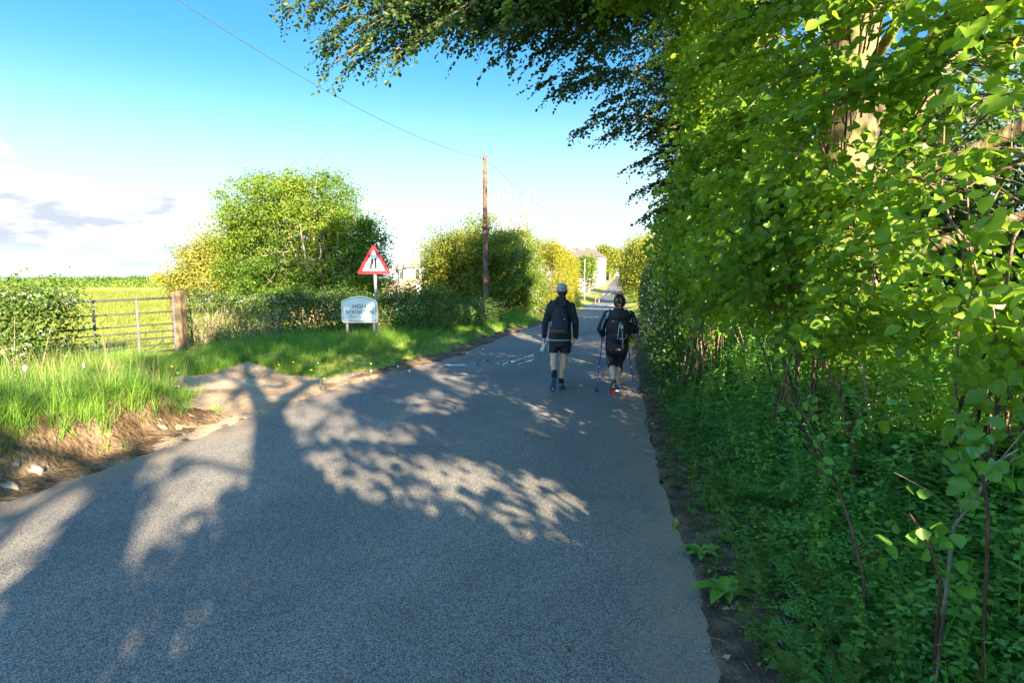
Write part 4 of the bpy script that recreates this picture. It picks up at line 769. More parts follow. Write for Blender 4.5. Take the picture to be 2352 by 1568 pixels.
def gravel_bits():
    n = 1500; x = RS.uniform(-7, 1, n); y = RS.uniform(3, 22, n); d = left_edge(y) - x; k = ((d > -.05) & (d < .5)) | apr(x, y); x, y = x[k], y[k]; n = len(x); P = np.c_[x, y, gz(x, y) + .03]; lv = Leaves(); l = RS.uniform(.012, .04, n); lv.add(P, rnd_unit(n) * np.array([1, 1, .2]), unit(np.array([0, 0, 1.]) + RS.normal(scale=.5, size=(n, 3))), l, l * .8)
    tag(lv.build('loose_chippings', M['stone']), 'loose stone chippings on the gateway and road edge', 'gravel', kind='stuff')
gravel_bits()
def stone(u, v, s, label):
    c = gnd(u, v, .03); b = MB(); b.ell((0, 0, 0), (s, s * .6, s * .32), 12, 8); o = b.build('stone', M['stone']); me = o.data
    for w in me.vertices: w.co *= 1 + .22 * math.sin(w.co.x * 40 / s * .1 + w.co.y * 60) + RS.uniform(-.09, .09)
    o.location = (c[0], c[1], gzf(c[0], c[1]) + .04); o.rotation_euler = (.1, .1, RS.uniform(-.5, .5)); tag(o, label, 'stone', 'stones at the foot of the earth bank')
for u, v, s, l in [(75, 1092, .13, 'large flat pale stone at the foot of the earth bank'), (38, 1098, .06, 'small brown stone left of the flat pale stone'), (20, 1120, .10, 'long low stone half buried below the flat pale stone'), (585, 868, .06, 'lone stone on the gravel near the gatepost'), (408, 895, .05, 'pale stone in the grass edge of the gateway')]: stone(u, v, s, l)
# single plants one can point at
def sapling(pts, r, label, leaves=26, size=.055, mat='red_twig'):
    t = empty('sapling', (0, 0, 0), label, 'sapling', 'bare stems rising from the right-hand bank'); mb = MB(); pts = [np.array(p) for p in pts]; pts[0] = np.array([pts[0][0], pts[0][1], gzf(*pts[0][:2]) - .05]); mb.tube(pts, list(np.linspace(r, r * .35, len(pts))), 7); lv = Leaves()
    for k in range(7):
        i = RS.randint(1, len(pts) - 1); o = pts[i] + (pts[i + 1] - pts[i]) * RS.rand(); e = o + rnd_unit(1)[0] * np.array([1, .6, .5]) * .28 + np.array([0, 0, .16]); mb.tube([o, (o + e) / 2 + [0, 0, .02], e], [r * .4, r * .3, r * .15], 5)
        m = max(2, leaves // 7); P = o + (e - o) * RS.uniform(.3, 1, (m, 1)) + RS.normal(scale=.02, size=(m, 3)); lv.add(P, unit(rnd_unit(m) + [0, 0, -.5]), unit(rnd_unit(m) + [0, -.6, .5]), size * RS.uniform(.6, 1.2, m), size * .75)
    mb.build('stem', M[mat], t); lv.build('leaves', M['broad'], t, 6)
sapling([px(1988, 1480, 2.35), px(1985, 1330, 2.5), px(1955, 1210, 2.65), px(1925, 1120, 2.8), px(1880, 1020, 3.0), px(1835, 930, 3.2)], .009, 'dark reddish sapling stem rising in the undergrowth')
sapling([px(1975, 1110, 3.4), px(1960, 1020, 3.5), px(1925, 900, 3.6), px(1880, 800, 3.8)], .014, 'tan stem leaning left behind the reddish sapling', 18)
sapling([px(2000, 1100, 3.9), px(1998, 960, 4.), px(1985, 860, 4.1), px(1950, 760, 4.2)], .016, 'straight tan stem in front of the beech foot', 14, mat='pale_twig')
sapling([px(2170, 1290, 1.95), px(2190, 1210, 2.0), px(2240, 1140, 2.05), px(2290, 1060, 2.1), px(2340, 1030, 2.15)], .007, 'grey crooked branch leaning out at the right edge of the picture', 10, mat='pale_twig')
sapling([px(1900, 1150, 3.4), px(1880, 1060, 3.5), px(1850, 990, 3.6), px(1790, 860, 3.9)], .009, 'thin brown shoot nearest the road', 16)
def dock(c, n, size, label):
    t = empty('dock_plant', (0, 0, 0), label, 'plant'); c = np.array([c[0], c[1], gzf(c[0], c[1]) + .02]); V = []; Fc = []
    for k in range(n):
        a = 2 * math.pi * k / n + RS.uniform(-.3, .3); d = np.array([math.cos(a), math.sin(a), 0]); s = np.array([-d[1], d[0], 0]); l = size * RS.uniform(.7, 1.15); i0 = len(V)
        for i in range(8):
            q = i / 7; w = l * .17 * math.sin(math.pi * min(1, .08 + q * .95)) ** .7 * (1 + .12 * math.sin(i * 2.6)); p = c + d * l * q * .9 + np.array([0, 0, l * (.75 * q - .62 * q * q)]); V += [p - s * w + [0, 0, w * .35], p, p + s * w + [0, 0, w * .35]]
        for i in range(7): b = i0 + 3 * i; Fc += [(b, b + 1, b + 4, b + 3), (b + 1, b + 2, b + 5, b + 4)]
    link('leaves', raw_mesh('dock_leaves', V, np.array(Fc), 4), M['broad'], t)
dock(gnd(1668, 1330, .1), 8, .2, 'dock plant with large tongue-shaped leaves at the road edge'); dock(gnd(1612, 1250, .08), 7, .15, 'smaller dock with rounded leaves farther along the road edge')
def big_leaf_shoot(pts, label, n=22, size=.062):
    t = empty('bramble_shoot', (0, 0, 0), label, 'plant'); mb = MB(); mb.tube([np.array([pts[0][0], pts[0][1], gzf(*pts[0][:2])])] + pts[1:], [.006] * (len(pts) - 1) + [.003], 5); mb.build('stem', M['red_twig'], t); lv = Leaves(); P = np.array([pts[i] + (pts[i + 1] - pts[i]) * RS.rand() for i in RS.randint(1, len(pts) - 1, n)]) + RS.normal(scale=.05, size=(n, 3)); lv.add(P, unit(rnd_unit(n) + [-.2, 0, -.4]), unit(rnd_unit(n) * .7 + [-.1, -.9, .5]), size * RS.uniform(.6, 1.2, n), size * .85); lv.build('leaves', M['broad'], t, 6)
big_leaf_shoot([px(2150, 1500, 1.9), px(2160, 1330, 1.95), px(2130, 1240, 1.95), px(2090, 1180, 2.)], 'shoot with big rounded leaves low in the right-hand undergrowth')
big_leaf_shoot([px(2280, 1350, 1.9), px(2270, 1180, 1.95), px(2250, 1050, 2.), px(2220, 980, 2.05)], 'shoot with big leaves at the right edge above the undergrowth', 34)
False and big_leaf_shoot([px(2010, 1480, 2.05), px(2050, 1400, 2.1), px(2080, 1330, 2.1), px(2110, 1290, 2.15)], 'short leafy bramble shoot beside the reddish sapling', 16)
def dandelions():
    def mk(seed):
        t = empty('dandelion', (0, 0, 0)); b = MB(); b.tube([(0, 0, 0), (.01, 0, .10), (.02, 0, .2)], [.004, .003, .003], 5); b.build('stalk', M['grass'], t); h = MB(); h.ell((.02, 0, .21), (.024, .024, .022) if seed else (.028, .028, .012), 10, 6); h.build('flower_head', M['fluff'] if seed else M['yellow_flower'], t); return t
    protos = [mk(0), mk(1)]; used = [False, False]
    spots = [(0, 640, 838), (0, 672, 832), (0, 716, 851), (0, 742, 866), (0, 850, 832), (1, 730, 834), (1, 853, 848), (1, 1108, 800), (1, 916, 838), (1, 940, 848), (0, 393, 852), (1, 408, 862), (1, 735, 857), (0, 17, 925), (1, 62, 905), (1, 72, 995), (1, 198, 912)]
    for k, u, v in spots:
        o = protos[k]
        if used[k]:
            o = protos[k].copy(); C.objects.link(o)
            for ch in protos[k].children: c = ch.copy(); C.objects.link(c); c.parent = o
        used[k] = True; g = gnd(u, v, .3); lab = 'yellow dandelion flower in the verge grass' if k == 0 else 'white dandelion seed head standing in the grass'; tag(o, lab, 'flower', 'yellow dandelions' if k == 0 else 'dandelion seed heads'); o.location = (g[0], g[1], gzf(g[0], g[1]) + (.12 if u > 300 else .2)); o.scale = (.8, .8, .9) if u > 300 else (.55, .55, 1.5); o.rotation_euler = (0, 0, RS.uniform(0, 6))
dandelions()

# ------------------------------------------------------------------ gate, posts, signs, poles, cable
def gate():
    t = empty('field_gate', (0, 0, 0), 'galvanised seven-bar metal field gate standing shut beside the timber post', 'gate')
    a = px(398, 703, 11.35); b = px(205, 710, 10.45); a = a[:2]; d = unit((b[:2] - a)[None])[0]; Lg = 3.1; z0 = gzf(*a)
    P = lambda s, z: (a[0] + d[0] * s, a[1] + d[1] * s, z0 + z); hs = [1.07, .80, .56, .42, .29, .16, .03]; dz = lambda s: -.03 * s
    mb = MB()
    for h in hs: 
        m = MB(); m.tube([P(0, h), P(Lg, h + dz(Lg))], .021 if h == 1.07 else .014, 8); m.build('rail', M['steel'], t)
    for s in (0., .62, 1.3, 2.2, Lg):
        m = MB(); m.box(P(s, (hs[0] + hs[-1]) / 2 + dz(s)), (.042, .03, 1.10), Matrix.Rotation(math.atan2(d[1], d[0]), 3, 'Z')); m.build('upright', M['steel'], t, bevel=.006)
    m = MB(); m.tube([P(-.03, .98), P(-.15, .98)], .014, 6); m.build('hinge', M['steel'], t); m = MB(); m.tube([P(-.03, .2), P(-.15, .2)], .014, 6); m.build('hinge', M['steel'], t)
gate()
def gate_post():
    c = px(417, 820, 11.45); z = gzf(c[0], c[1]); b = MB(); h = 1.22; n = 6; w = .105
    pts = [(-w, -w), (w, -w), (w, w), (-w, w)]; V = []; 
    for k in range(n + 1):
        zz = z - .2 + (h + .2) * k / n
        for x, y in pts: V.append((c[0] + x * (1 + RS.uniform(-.03, .03)), c[1] + y, zz + (.02 * x / w if k == n else 0)))
    Fc = [(k * 4 + i, k * 4 + (i + 1) % 4, k * 4 + 4 + (i + 1) % 4, k * 4 + 4 + i) for k in range(n) for i in range(4)] + [(n * 4, n * 4 + 1, n * 4 + 2, n * 4 + 3)]
    b.add(V, Fc); tag(b.build('gate_post', M['oakpost'], bevel=.012), 'stout square timber gatepost at the end of the metal gate', 'post')
gate_post()
def text(s, size, mat, parent, loc, rot, align='CENTER', extr=.001, wscale=1., off=0., space=1.):
    c = bpy.data.curves.new('lettering', 'FONT'); c.body = s; c.size = size; c.align_x = align; c.extrude = extr; c.offset = off; c.space_character = space
    tmp = bpy.data.objects.new('lettering', c); C.objects.link(tmp); dg = bpy.context.evaluated_depsgraph_get(); me = bpy.data.meshes.new_from_object(tmp.evaluated_get(dg)); bpy.data.objects.remove(tmp)
    me.materials.clear(); o = link('lettering', me, mat, parent); o.location = loc; o.rotation_euler = rot; o.scale = (wscale, 1, 1); return o
def arch_poly(w, h, rise, r, n=18, inset=0.):
    """sign outline: rounded lower corners, shoulders, a shallow arched top"""
    w2 = w / 2 - inset; b = -h / 2 + inset; sh = h / 2 - rise - inset * .35; tp = h / 2 - inset; P = []
    rr = max(.02, r - inset * .6)
    for k in range(6): a = math.pi + k / 5 * math.pi / 2; P.append((-w2 + rr + rr * math.cos(a), b + rr + rr * math.sin(a)))
    for k in range(6): a = 1.5 * math.pi + k / 5 * math.pi / 2; P.append((w2 - rr + rr * math.cos(a), b + rr + rr * math.sin(a)))
    q = .05
    P += [(w2, sh - .05), (w2 - .008, sh - .015)]
    for k in range(n + 1):
        x = (w2 - .03) * (1 - 2 * k / n); P.append((x, sh + (tp - sh) * (1 - (x / (w2 - .03)) ** 2) ** .85 + .008))
    P += [(-w2 + .008, sh - .015), (-w2, sh - .05)]; return P
def village_sign():
    Y = 13.6; c = px(826, 711, Y); t = empty('village_sign', (0, 0, 0), 'arched village name board on two grey posts in the verge', 'sign'); w = .885; h = .635
    rz = R(-2.5); ax = np.array([math.cos(rz), math.sin(rz), 0]); up = np.array([0, 0, 1.]); fr = np.array([math.sin(rz), -math.cos(rz), 0])     # fr points at the road
    def pl(name, mat, poly, d0, th): m = MB(); m.prism(poly, c + fr * d0, ax, up, th); return m.build(name, mat, t)
    # prism thickens along ax x up = -fr direction reversed
    pl('frame', M['cream'], arch_poly(w, h, .115, .07), -.012, .030).modifiers.new('b', 'BEVEL').width = .006
    pl('border', M['black'], arch_poly(w, h, .115, .07, inset=.036), .0195, .002); pl('face', M['face'], arch_poly(w, h, .115, .07, inset=.046), .0222, .002)
    rot = (R(90), 0, rz); o = lambda x, z: tuple(c + fr * .0262 + ax * x + up * z)
    text('HIGH', .135, M['black'], t, o(0, .035), rot, wscale=1.0, off=.0012); text('BICKINGTON', .128, M['black'], t, o(0, -.10), rot, wscale=.87, off=.001); text('Please drive slowly', .072, M['black'], t, o(0, -.185), rot, wscale=.86)
    for s in (-1, 1):
        p = c + ax * .33 * s - fr * .045; z = gzf(p[0], p[1]); m = MB(); m.tube([(p[0], p[1], z - .3), (p[0], p[1], c[2] + .18)], .035, 12); m.build('post', M['greypost'], t)
village_sign()
def rounded_tri(s, r):
    P = []; R0 = s / math.sqrt(3)
    for k in range(3):
        a = math.pi / 2 + k * 2 * math.pi / 3; cx, cy = (R0 - 2 * r) * math.cos(a), (R0 - 2 * r) * math.sin(a)
        for j in range(7): b = a + (j / 6 - .5) * 2 * math.pi / 3; P.append((cx + r * math.cos(b), cy + r * math.sin(b)))
    return P
def warning_sign():
    Y = 14.0; c = px(858.5, 606, Y); t = empty('warning_sign', (0, 0, 0), 'red triangular road-narrows warning sign on a tall grey post', 'road sign'); rz = R(-1.); ax = np.array([math.cos(rz), math.sin(rz), 0]); up = np.array([.018, 0, 1.]); up = unit(up[None])[0]; fr = np.array([math.sin(rz), -math.cos(rz), 0])
    def pl(name, mat, poly, d0, th=.002): m = MB(); m.prism(poly, c + fr * d0, ax, up, th); return m.build(name, mat, t)
    pl('plate', M['red'], rounded_tri(.86, .045), 0, .006); pl('face', M['signback'], rounded_tri(.585, .012), .0085)
    pl('symbol', M['black'], [(.026, -.125), (.082, -.125), (.076, .135), (.020, .135)], .0108)
    pl('symbol', M['black'], [(-.096, -.13), (-.042, -.13), (-.042, -.045), (-.008, .025), (-.008, .135), (-.062, .135), (-.062, .045), (-.096, -.025)], .0108)
    p = c - fr * .04; z = gzf(p[0], p[1]); m = MB(); m.tube([(p[0] + .055, p[1], z - .3), tuple(p + up * .15)], .037, 14); m.build('post', M['greypost'], t)
    for h in (-.12, .12): m = MB(); m.box(tuple(p + up * h + fr * .018), (.10, .05, .03)); m.build('clamp', M['steel'], t)
warning_sign()
def pole():
    t = empty('telegraph_pole', (0, 0, 0), 'tall reddish wooden utility pole on the verge', 'pole'); b = px(1116, 725, 22.3); z = gzf(b[0], b[1]); tp = px(1113.5, 357, 22.3); m = MB(); n = 10
    m.tube([(b[0] + (tp[0] - b[0]) * k / n, b[1], z - .3 + (tp[2] - z + .3) * k / n) for k in range(n + 1)], list(np.linspace(.115, .075, n + 1)), 14, wob=.03); m.build('shaft', M['polewood'], t)
    for v in (395, 480, 508, 540, 600): q = px(1115, v, 22.3); m = MB(); m.box((q[0], q[1] - .1, q[2]), (.06, .03, .05)); m.tube([(q[0] - .12, q[1], q[2]), (q[0] + .12, q[1], q[2] + .02)], .012, 6); m.build('step_iron', M['steel'], t)
    m = MB(); m.box((tp[0], tp[1], tp[2] - .12), (.06, .26, .07)); m.build('bracket', M['steel'], t)
    top = np.array([tp[0], tp[1], tp[2] - .12])
    def wire(a, b, sag, label):
        k = np.linspace(0, 1.0, 60)[:, None]; pts = a + (b - a) * k; pts[:, 2] -= sag * 4 * (k * (1 - k))[:, 0]; m = MB(); m.tube(pts, .009, 5); tag(m.build('overhead_cable', M['cable']), label, 'cable', 'overhead cables')
    far = np.array([-10.03, .05, 9.39])
    # choose the sag so that the span hangs as the photo shows
    wire(top, far, 1.4, 'overhead cable sweeping from the wooden pole up across the open sky'); wire(top, np.array([7.5, 62., 7.2]), .5, 'faint overhead cable running from the wooden pole towards the houses')
pole()
def far_poles():
    for k, (u, vt, vb, Y, r, lamp) in enumerate([(1342, 598, 690, 75, .075, 0), (1354, 605, 676, 98, .07, 0), (1388.8, 598, 651.5, 150, .085, 0), (1416.6, 600, 631, 228, .11, 1), (1426.2, 597, 630, 240, .13, 0)]):
        lb = ['nearest slim grey post on the hill verge carrying round signs', 'second slim grey lamp post on the sunlit verge', 'grey lamp post in front of the low wall and clipped hedge', 'lamp post with a bright lantern at the crest of the hill', 'stout pale pole at the very top of the road'][k]
        t = empty('lamp_post', (0, 0, 0), lb, 'lamp post', 'slim posts along the hill'); b = px(u, vb, Y); z = gzf(b[0], b[1]); m = MB(); zt = px(u, vt, Y)[2]; m.tube([(b[0], b[1], z - .2), (b[0], b[1], z + 1.2), (b[0], b[1], z + 1.25), (b[0], b[1], zt)], [r * 1.5, r * 1.5, r, r * .8], 10); m.build('shaft', M['greypost'], t)
        m = MB()
        if lamp: m.ell((b[0] - .5, b[1] - .4, zt + .1), (.7, .35, .18)); 
        else: m.ell((b[0], b[1], zt), (r * 1.6, r * 2.4, r * 1.2))
        m.build('lantern', M['white'], t)
far_poles()
def disc_sign(u, v, Y, r, vb, label, arrow, plate, own_post=True):
    t = empty('round_sign', (0, 0, 0), label, 'road sign'); c = px(u, v, Y); fr = np.array([-.12, -.99, 0]); ax = np.array([.99, -.12, 0]); up = np.array([0, 0, 1.])
    ci = lambda q: [(q * math.cos(a), q * math.sin(a)) for a in np.linspace(0, 2 * math.pi, 24, endpoint=False)]
    def pl(n, mt, poly, d, o=(0, 0)): m = MB(); m.prism([(x + o[0], y + o[1]) for x, y in poly], c + fr * d, ax, up, .004); m.build(n, M[mt], t)
    pl('plate', 'red', ci(r), 0); pl('face', 'white', ci(r * .8), .008)
    if arrow: pl('symbol', 'black', [(.02, -.1), (.05, -.02), (.02, -.02), (.02, .14), (-.01, .14), (-.01, -.02), (-.04, -.02)], .0145); 
    if plate: pl('small_plate', 'white', [(-.19, -.13), (.19, -.13), (.19, .13), (-.19, .13)], .0, (.02, plate))
    if own_post: z = gzf(c[0], c[1]); m = MB(); m.tube([(c[0] + .0, c[1] + .06, z - .2), (c[0], c[1] + .06, c[2] + r)], .04, 8); m.build('post', M['greypost'], t)
disc_sign(1333.4, 643.2, 62, .23, 699, 'round red-ringed sign with a black arrow beyond the clipped hedge', True, -.62); disc_sign(1342, 651.3, 74.7, .27, 0, 'plain white round sign with red rim on the slim post', False, -.60, False)
def finger_post():
    t = empty('finger_post', (0, 0, 0), 'white fingerpost direction sign at the crest of the road', 'road sign'); Y = 215; b = px(1414, 636, Y); z = gzf(b[0], b[1]); zt = px(1414, 618, Y)[2]; m = MB(); m.tube([(b[0], b[1], z - .2), (b[0], b[1], zt + .8)], .09, 8); m.build('post', M['black'], t)
    m = MB(); m.box((b[0] - 1.4, b[1], zt + .75), (2.6, .08, .55), Matrix.Rotation(R(28), 3, 'Y')); m.build('arm', M['white'], t); m = MB(); m.box((b[0] + .75, b[1], zt + .2), (1.3, .08, .6)); m.build('arm', M['white'], t)
finger_post()
def bollards():
    pts = []
    for u, v0, v1, Y, lb in [(1367.5, 684, 698, 67, 'short wooden post nearer the road in the gravel verge'), (1376, 683, 694, 70, 'short wooden post farther along joined by a rail')]:
        c = px(u, v1, Y); z = gzf(c[0], c[1]); m = MB(); m.box((c[0], c[1], z + .32), (.14, .14, .8)); tag(m.build('marker_post', M['oakpost'], bevel=.01), lb, 'post', 'marker posts on the verge'); pts.append((c[0], c[1], z + .62))
bollards()
def wooden_rail():
    t = empty('timber_rail', (0, 0, 0), 'low pale timber rail showing in the grass left of the pole', 'rail'); a = px(1005, 704, 21.0); m = MB(); m.box((a[0], a[1], a[2]), (.78, .05, .13)); m.build('rail', M['pale_twig'], t)
    for s in (-.3, .3): m = MB(); z = gzf(a[0] + s, a[1]); m.box((a[0] + s, a[1] + .06, (z + a[2]) / 2), (.08, .07, a[2] - z + .1)); m.build('leg', M['pale_twig'], t)
    c = px(977, 664, 40); z = gzf(c[0], c[1]); m = MB(); zt = px(977, 612, 40)[2]; m.tube([(c[0], c[1], z - .1), (c[0], c[1], zt)], .05, 8); tag(m.build('iron_post', M['black']), 'thin dark post in front of the white house', 'post')
    c = px(961, 668, 38); m = MB(); z = gzf(c[0], c[1]); m.box((c[0], c[1], (z + c[2] + .4) / 2), (.26, .1, c[2] + .4 - z)); tag(m.build('white_post', M['white'], bevel=.02), 'short broad white post below the pink shrubs', 'post')
wooden_rail()
def markings():
    """worn letters and dashes of white paint on the tarmac"""
    def strip(name, P4, jag=0.02, seg=10):
        a, b, c, d = [np.array(p[:2]) for p in P4]; V = []
        for k in range(seg + 1):
            t = k / seg; p = a + (b - a) * t + RS.normal(scale=jag, size=2); q = d + (c - d) * t + RS.normal(scale=jag, size=2)
            for w in (p, q): V.append((w[0], w[1], float(road_z(w[1])) + .018))
        return V, [(2 * k, 2 * k + 2, 2 * k + 3, 2 * k + 1) for k in range(seg)]
    m = MB(); cu = lambda x, y: gnd((1600 + x / 4.276) / 1.6327, (1250 + y / 4.276) / 1.6327)
    for x0, y0, x1, y1, w in [(335, 520, 638, 518, 9), (775, 507, 842, 505, 8), (928, 446, 972, 441, 8), (1085, 494, 1165, 489, 8), (1222, 514, 1330, 462, 12), (1310, 480, 1420, 452, 14), (1400, 452, 1560, 412, 5), (1555, 398, 1722, 358, 10), (1478, 504, 1560, 478, 9), (1540, 486, 1680, 442, 11), (1680, 424, 1757, 410, 9), (1370, 372, 1420, 375, 7), (1495, 364, 1542, 362, 6), (1100, 386, 1182, 377, 4), (1210, 452, 1340, 436, 4), (1040, 512, 1090, 508, 4)]:
        V, Fc = strip('m', [cu(x0, y0 - w), cu(x1, y1 - w), cu(x1, y1 + w), cu(x0, y0 + w)], .018); m.add(V, Fc)
    tag(m.build('road_marking', M['roadpaint']), kind='structure')
    m = MB()
    for u0, u1, v, z, th in [(1339, 1350, 729, -.3, 1.2), (1354, 1362, 729, -.3, 1.2), (1366, 1374, 728.5, -.3, 1.2), (1352, 1366, 704, -1.02, .8), (1372, 1390, 703, -1.02, .8), (1395, 1408, 703.5, -1.02, .8), (1320, 1332, 715, -.7, .8)]:
        a, b, c, d = gnd(u0, v - th, z), gnd(u1, v - th, z), gnd(u1, v + th, z), gnd(u0, v + th, z); V, Fc = strip('m', [a, b, c, d], .01, 4); m.add(V, Fc)
    for k in range(2):
        a = np.array([15.6 + k * .9, 99.2, 0]); b = np.array([17.2 + k * 1.1, 105.5, 0]); V, Fc = strip('m', [a, b, b + [.35, 0, 0], a + [.35, 0, 0]], .01, 8); V = [(x, y, z + .05) for x, y, z in V]; m.add(V, Fc)
    for k in range(7):
        for yy in (206, 240): x = left_edge(yy) + .5 + k * .75; V, Fc = strip('m', [(x, yy), (x + .45, yy), (x + .45, yy + 3), (x, yy + 3)], .01, 3); m.add(V, Fc)
    tag(m.build('road_marking', M['roadpaint']), kind='structure')
markings()
# ------------------------------------------------------------------ houses
def gable_house(name, label, x0, x1, y0, y1, zb, ze, zr, roof='tile', windows=(), group=None, over=.25, chimney=None, turn=0.):
    """ridge along y; gable end faces the viewer; x0..x1 wide"""
    t = empty(name, (0, 0, 0), label, 'house', group); xm = (x0 + x1) / 2; m = MB(); P = [(x0, zb), (x1, zb), (x1, ze), (xm, zr), (x0, ze)]
    m.prism(P, (0, y0, 0), (1, 0, 0), (0, 0, 1), -(y1 - y0)); m.build('wall', M['render'], t)
    m = MB(); s = (zr - ze) / (xm - x0); oz = over * s
    for sg, xe in ((-1, x0 - over), (1, x1 + over)): m.prism([(xe, ze - oz), (xm, zr), (xm, zr + .16), (xe, ze - oz + .16)], (0, y0 - .2, .02), (1, 0, 0), (0, 0, 1), -(y1 - y0 + .4))
    rf = m.build('roof', M[roof], t)
    m = MB()
    for sg, xe in ((-1, x0 - over), (1, x1 + over)): m.prism([(xe, ze - oz - .18), (xm, zr - .18), (xm, zr + .1), (xe, ze - oz + .1)], (0, y0 - .28, .02), (1, 0, 0), (0, 0, 1), -.07)
    m.build('bargeboard', M['white'], rf)
    if chimney: m = MB(); m.box((xm, chimney, zr + .4), (.8, .6, 1.4)); m.tube([(xm, chimney, zr + 1.1), (xm, chimney, zr + 1.5)], .15, 8); m.build('chimney', M['render'], rf)
    for face, a, z, w, h in windows:
        m = MB(); g = MB()
        if face == 'y': m.box((a, y0 - .03, z), (w + .16, .10, h + .16)); g.box((a, y0 - .085, z), (w, .05, h)); g2 = (a, y0 - .12, z)
        else: m.box((x1 + .03, a, z), (.10, w + .16, h + .16)); g.box((x1 + .085, a, z), (.05, w, h)); g2 = None
        f = m.build('window', M['white'], t); g.build('pane', M['glass'], f)
        if g2:
            b = MB(); b.box(g2, (.05, .04, h)); b.build('glazing_bar', M['white'], f)
    if turn:                                            # swing the whole house round its near gable
        pv = Vector((x1, y0, zb)); t.location = pv; t.rotation_euler = (0, 0, -turn)
        for ch in t.children: ch.location = -pv
    return t
gp = 'stepped row of white houses'
def W(u, v, Y): return px(u, v, Y)
for k, (ur, vr, ue, ve, Y0, Y1, lb) in enumerate([(1281, 574, 1320, 600, 99, 109, 'lowest house of the stepped white row, mostly behind the clipped hedge'), (1305, 568.5, 1341, 591, 111, 122, 'middle house of the stepped white row'), (1324, 565, 1357, 586, 124, 137, 'highest house of the stepped white row with a chimney')]):
    r_, e_ = W(ur, vr, Y0), W(ue, ve, Y0); hw = e_[0] - r_[0]; gable_house('terrace_house', lb, r_[0] - hw, e_[0], Y0, Y1, gzf(e_[0], Y0) - .5, e_[2], r_[2], 'tile', [('y', r_[0] + hw * .45, e_[2] - .9, .9, 1.2), ('y', r_[0] - hw * .4, e_[2] - .9, .9, 1.2), ('y', r_[0] + hw * .45, e_[2] - 3.8, .9, 1.3), ('x', Y0 + 2.5, e_[2] - 1.1, 1., 1.2), ('x', Y0 + 6.5, e_[2] - 1.1, 1., 1.2), ('x', Y0 + 2.5, e_[2] - 3.9, 1., 1.3)], gp, chimney=Y1 - 2 if k != 0 else None, turn=R(24))
def corner_house():
    Y = 137.6; a = W(1362, 588, Y); b = W(1374.5, 588, Y); tp = W(1369, 583, Y)[2] + .5; e = W(1368, 591, Y)[2]
    gable_house('gabled_house', 'white gabled end house with a narrow dark window beside the skyline tree', a[0], b[0], Y, Y + 9, gzf(a[0], Y) - .5, e, tp + .4, 'tile', [('y', (a[0] + b[0]) / 2 + .1, W(1368, 599, Y)[2], .35, 1.7)], gp, over=.15)
corner_house()
def white_house():
    Y = 85; t = empty('white_house', (0, 0, 0), 'modern white house with grey roofs seen between the big bush and the yellow-green tree', 'house')
    X = lambda u: px(u, 640, Y)[0]; Z = lambda v: px(950, v, Y)[2]
    def bx(n, mt, u0, u1, v0, v1, y0, d, par=t): m = MB(); m.box(((X(u0) + X(u1)) / 2, y0 + d / 2, (Z(v0) + Z(v1)) / 2), (X(u1) - X(u0), d, Z(v0) - Z(v1))); return m.build(n, M[mt], par)
    bx('wall', 'render', 933, 966, 614, 662, Y, 8); bx('wall', 'render', 966, 992, 612, 662, Y + .8, 8); bx('wall', 'grey_render', 926, 933, 608, 662, Y + .3, 7.8); bx('wall', 'render', 914, 926, 617, 662, Y + 1., 7); bx('wall', 'grey_render', 898, 914, 616, 662, Y + 2., 6)
    for u0, u1, v0, v1, y0, d in [(929.5, 967, 599, 615, Y - .4, 8.6), (911, 927, 606, 618.5, Y + .6, 7.5)]:
        m = MB(); m.prism([(X(u0), Z(v1)), (X(u1), Z(v1)), (X(u1), Z(v0)), (X(u0 + 3), Z(v0))], (0, y0, 0), (1, 0, 0), (0, 0, 1), -d); m.build('roof', M['slate'], t)
    m = MB(); m.prism([(X(895), Z(620)), (X(915), Z(617)), (X(915), Z(607)), (X(903), Z(609))], (0, Y + 1.7, 0), (1, 0, 0), (0, 0, 1), -6.5); m.build('roof', M['tile'], t)
    for u0, u1, v0, v1, y0 in [(953, 965, 617, 640, Y - .05), (914.5, 925, 622, 645, Y + .92), (970, 976, 622, 638, Y + .74)]: f = bx('window', 'signback', u0, u1, v0, v1, y0, .1); bx('pane', 'glass', u0 + .8, u1 - .8, v0 + .8, v1 - .8, y0 - .05, .06, f)
white_house()
def low_walls():
    t = empty('garden_wall', (0, 0, 0), 'low brick garden wall on the bank at the top of the hill', 'wall'); m = MB(); pts = [(29.5, 172), (33, 190), (36.5, 208)]
    for a, b in zip(pts[:-1], pts[1:]):
        for k in range(5): p = np.array(a) + (np.array(b) - np.array(a)) * (k + .5) / 5; m.box((p[0], p[1], gzf(*p) + .9), (.5, 3.9, 2.2), Matrix.Rotation(-.19, 3, 'Z'))
    m.build('brickwork', M['tile'], t)
    a = px(1402, 622, 236); gable_house('roadside_cottage', 'small pale cottage half hidden behind the fingerpost at the crest', a[0] - 4, a[0] + 4.5, 236, 246, gzf(a[0], 236) - .4, a[2] + .6, a[2] + 2.6, 'tile', [('y', a[0] + 1, a[2] - .6, 1.2, 1.2)], None)
low_walls()

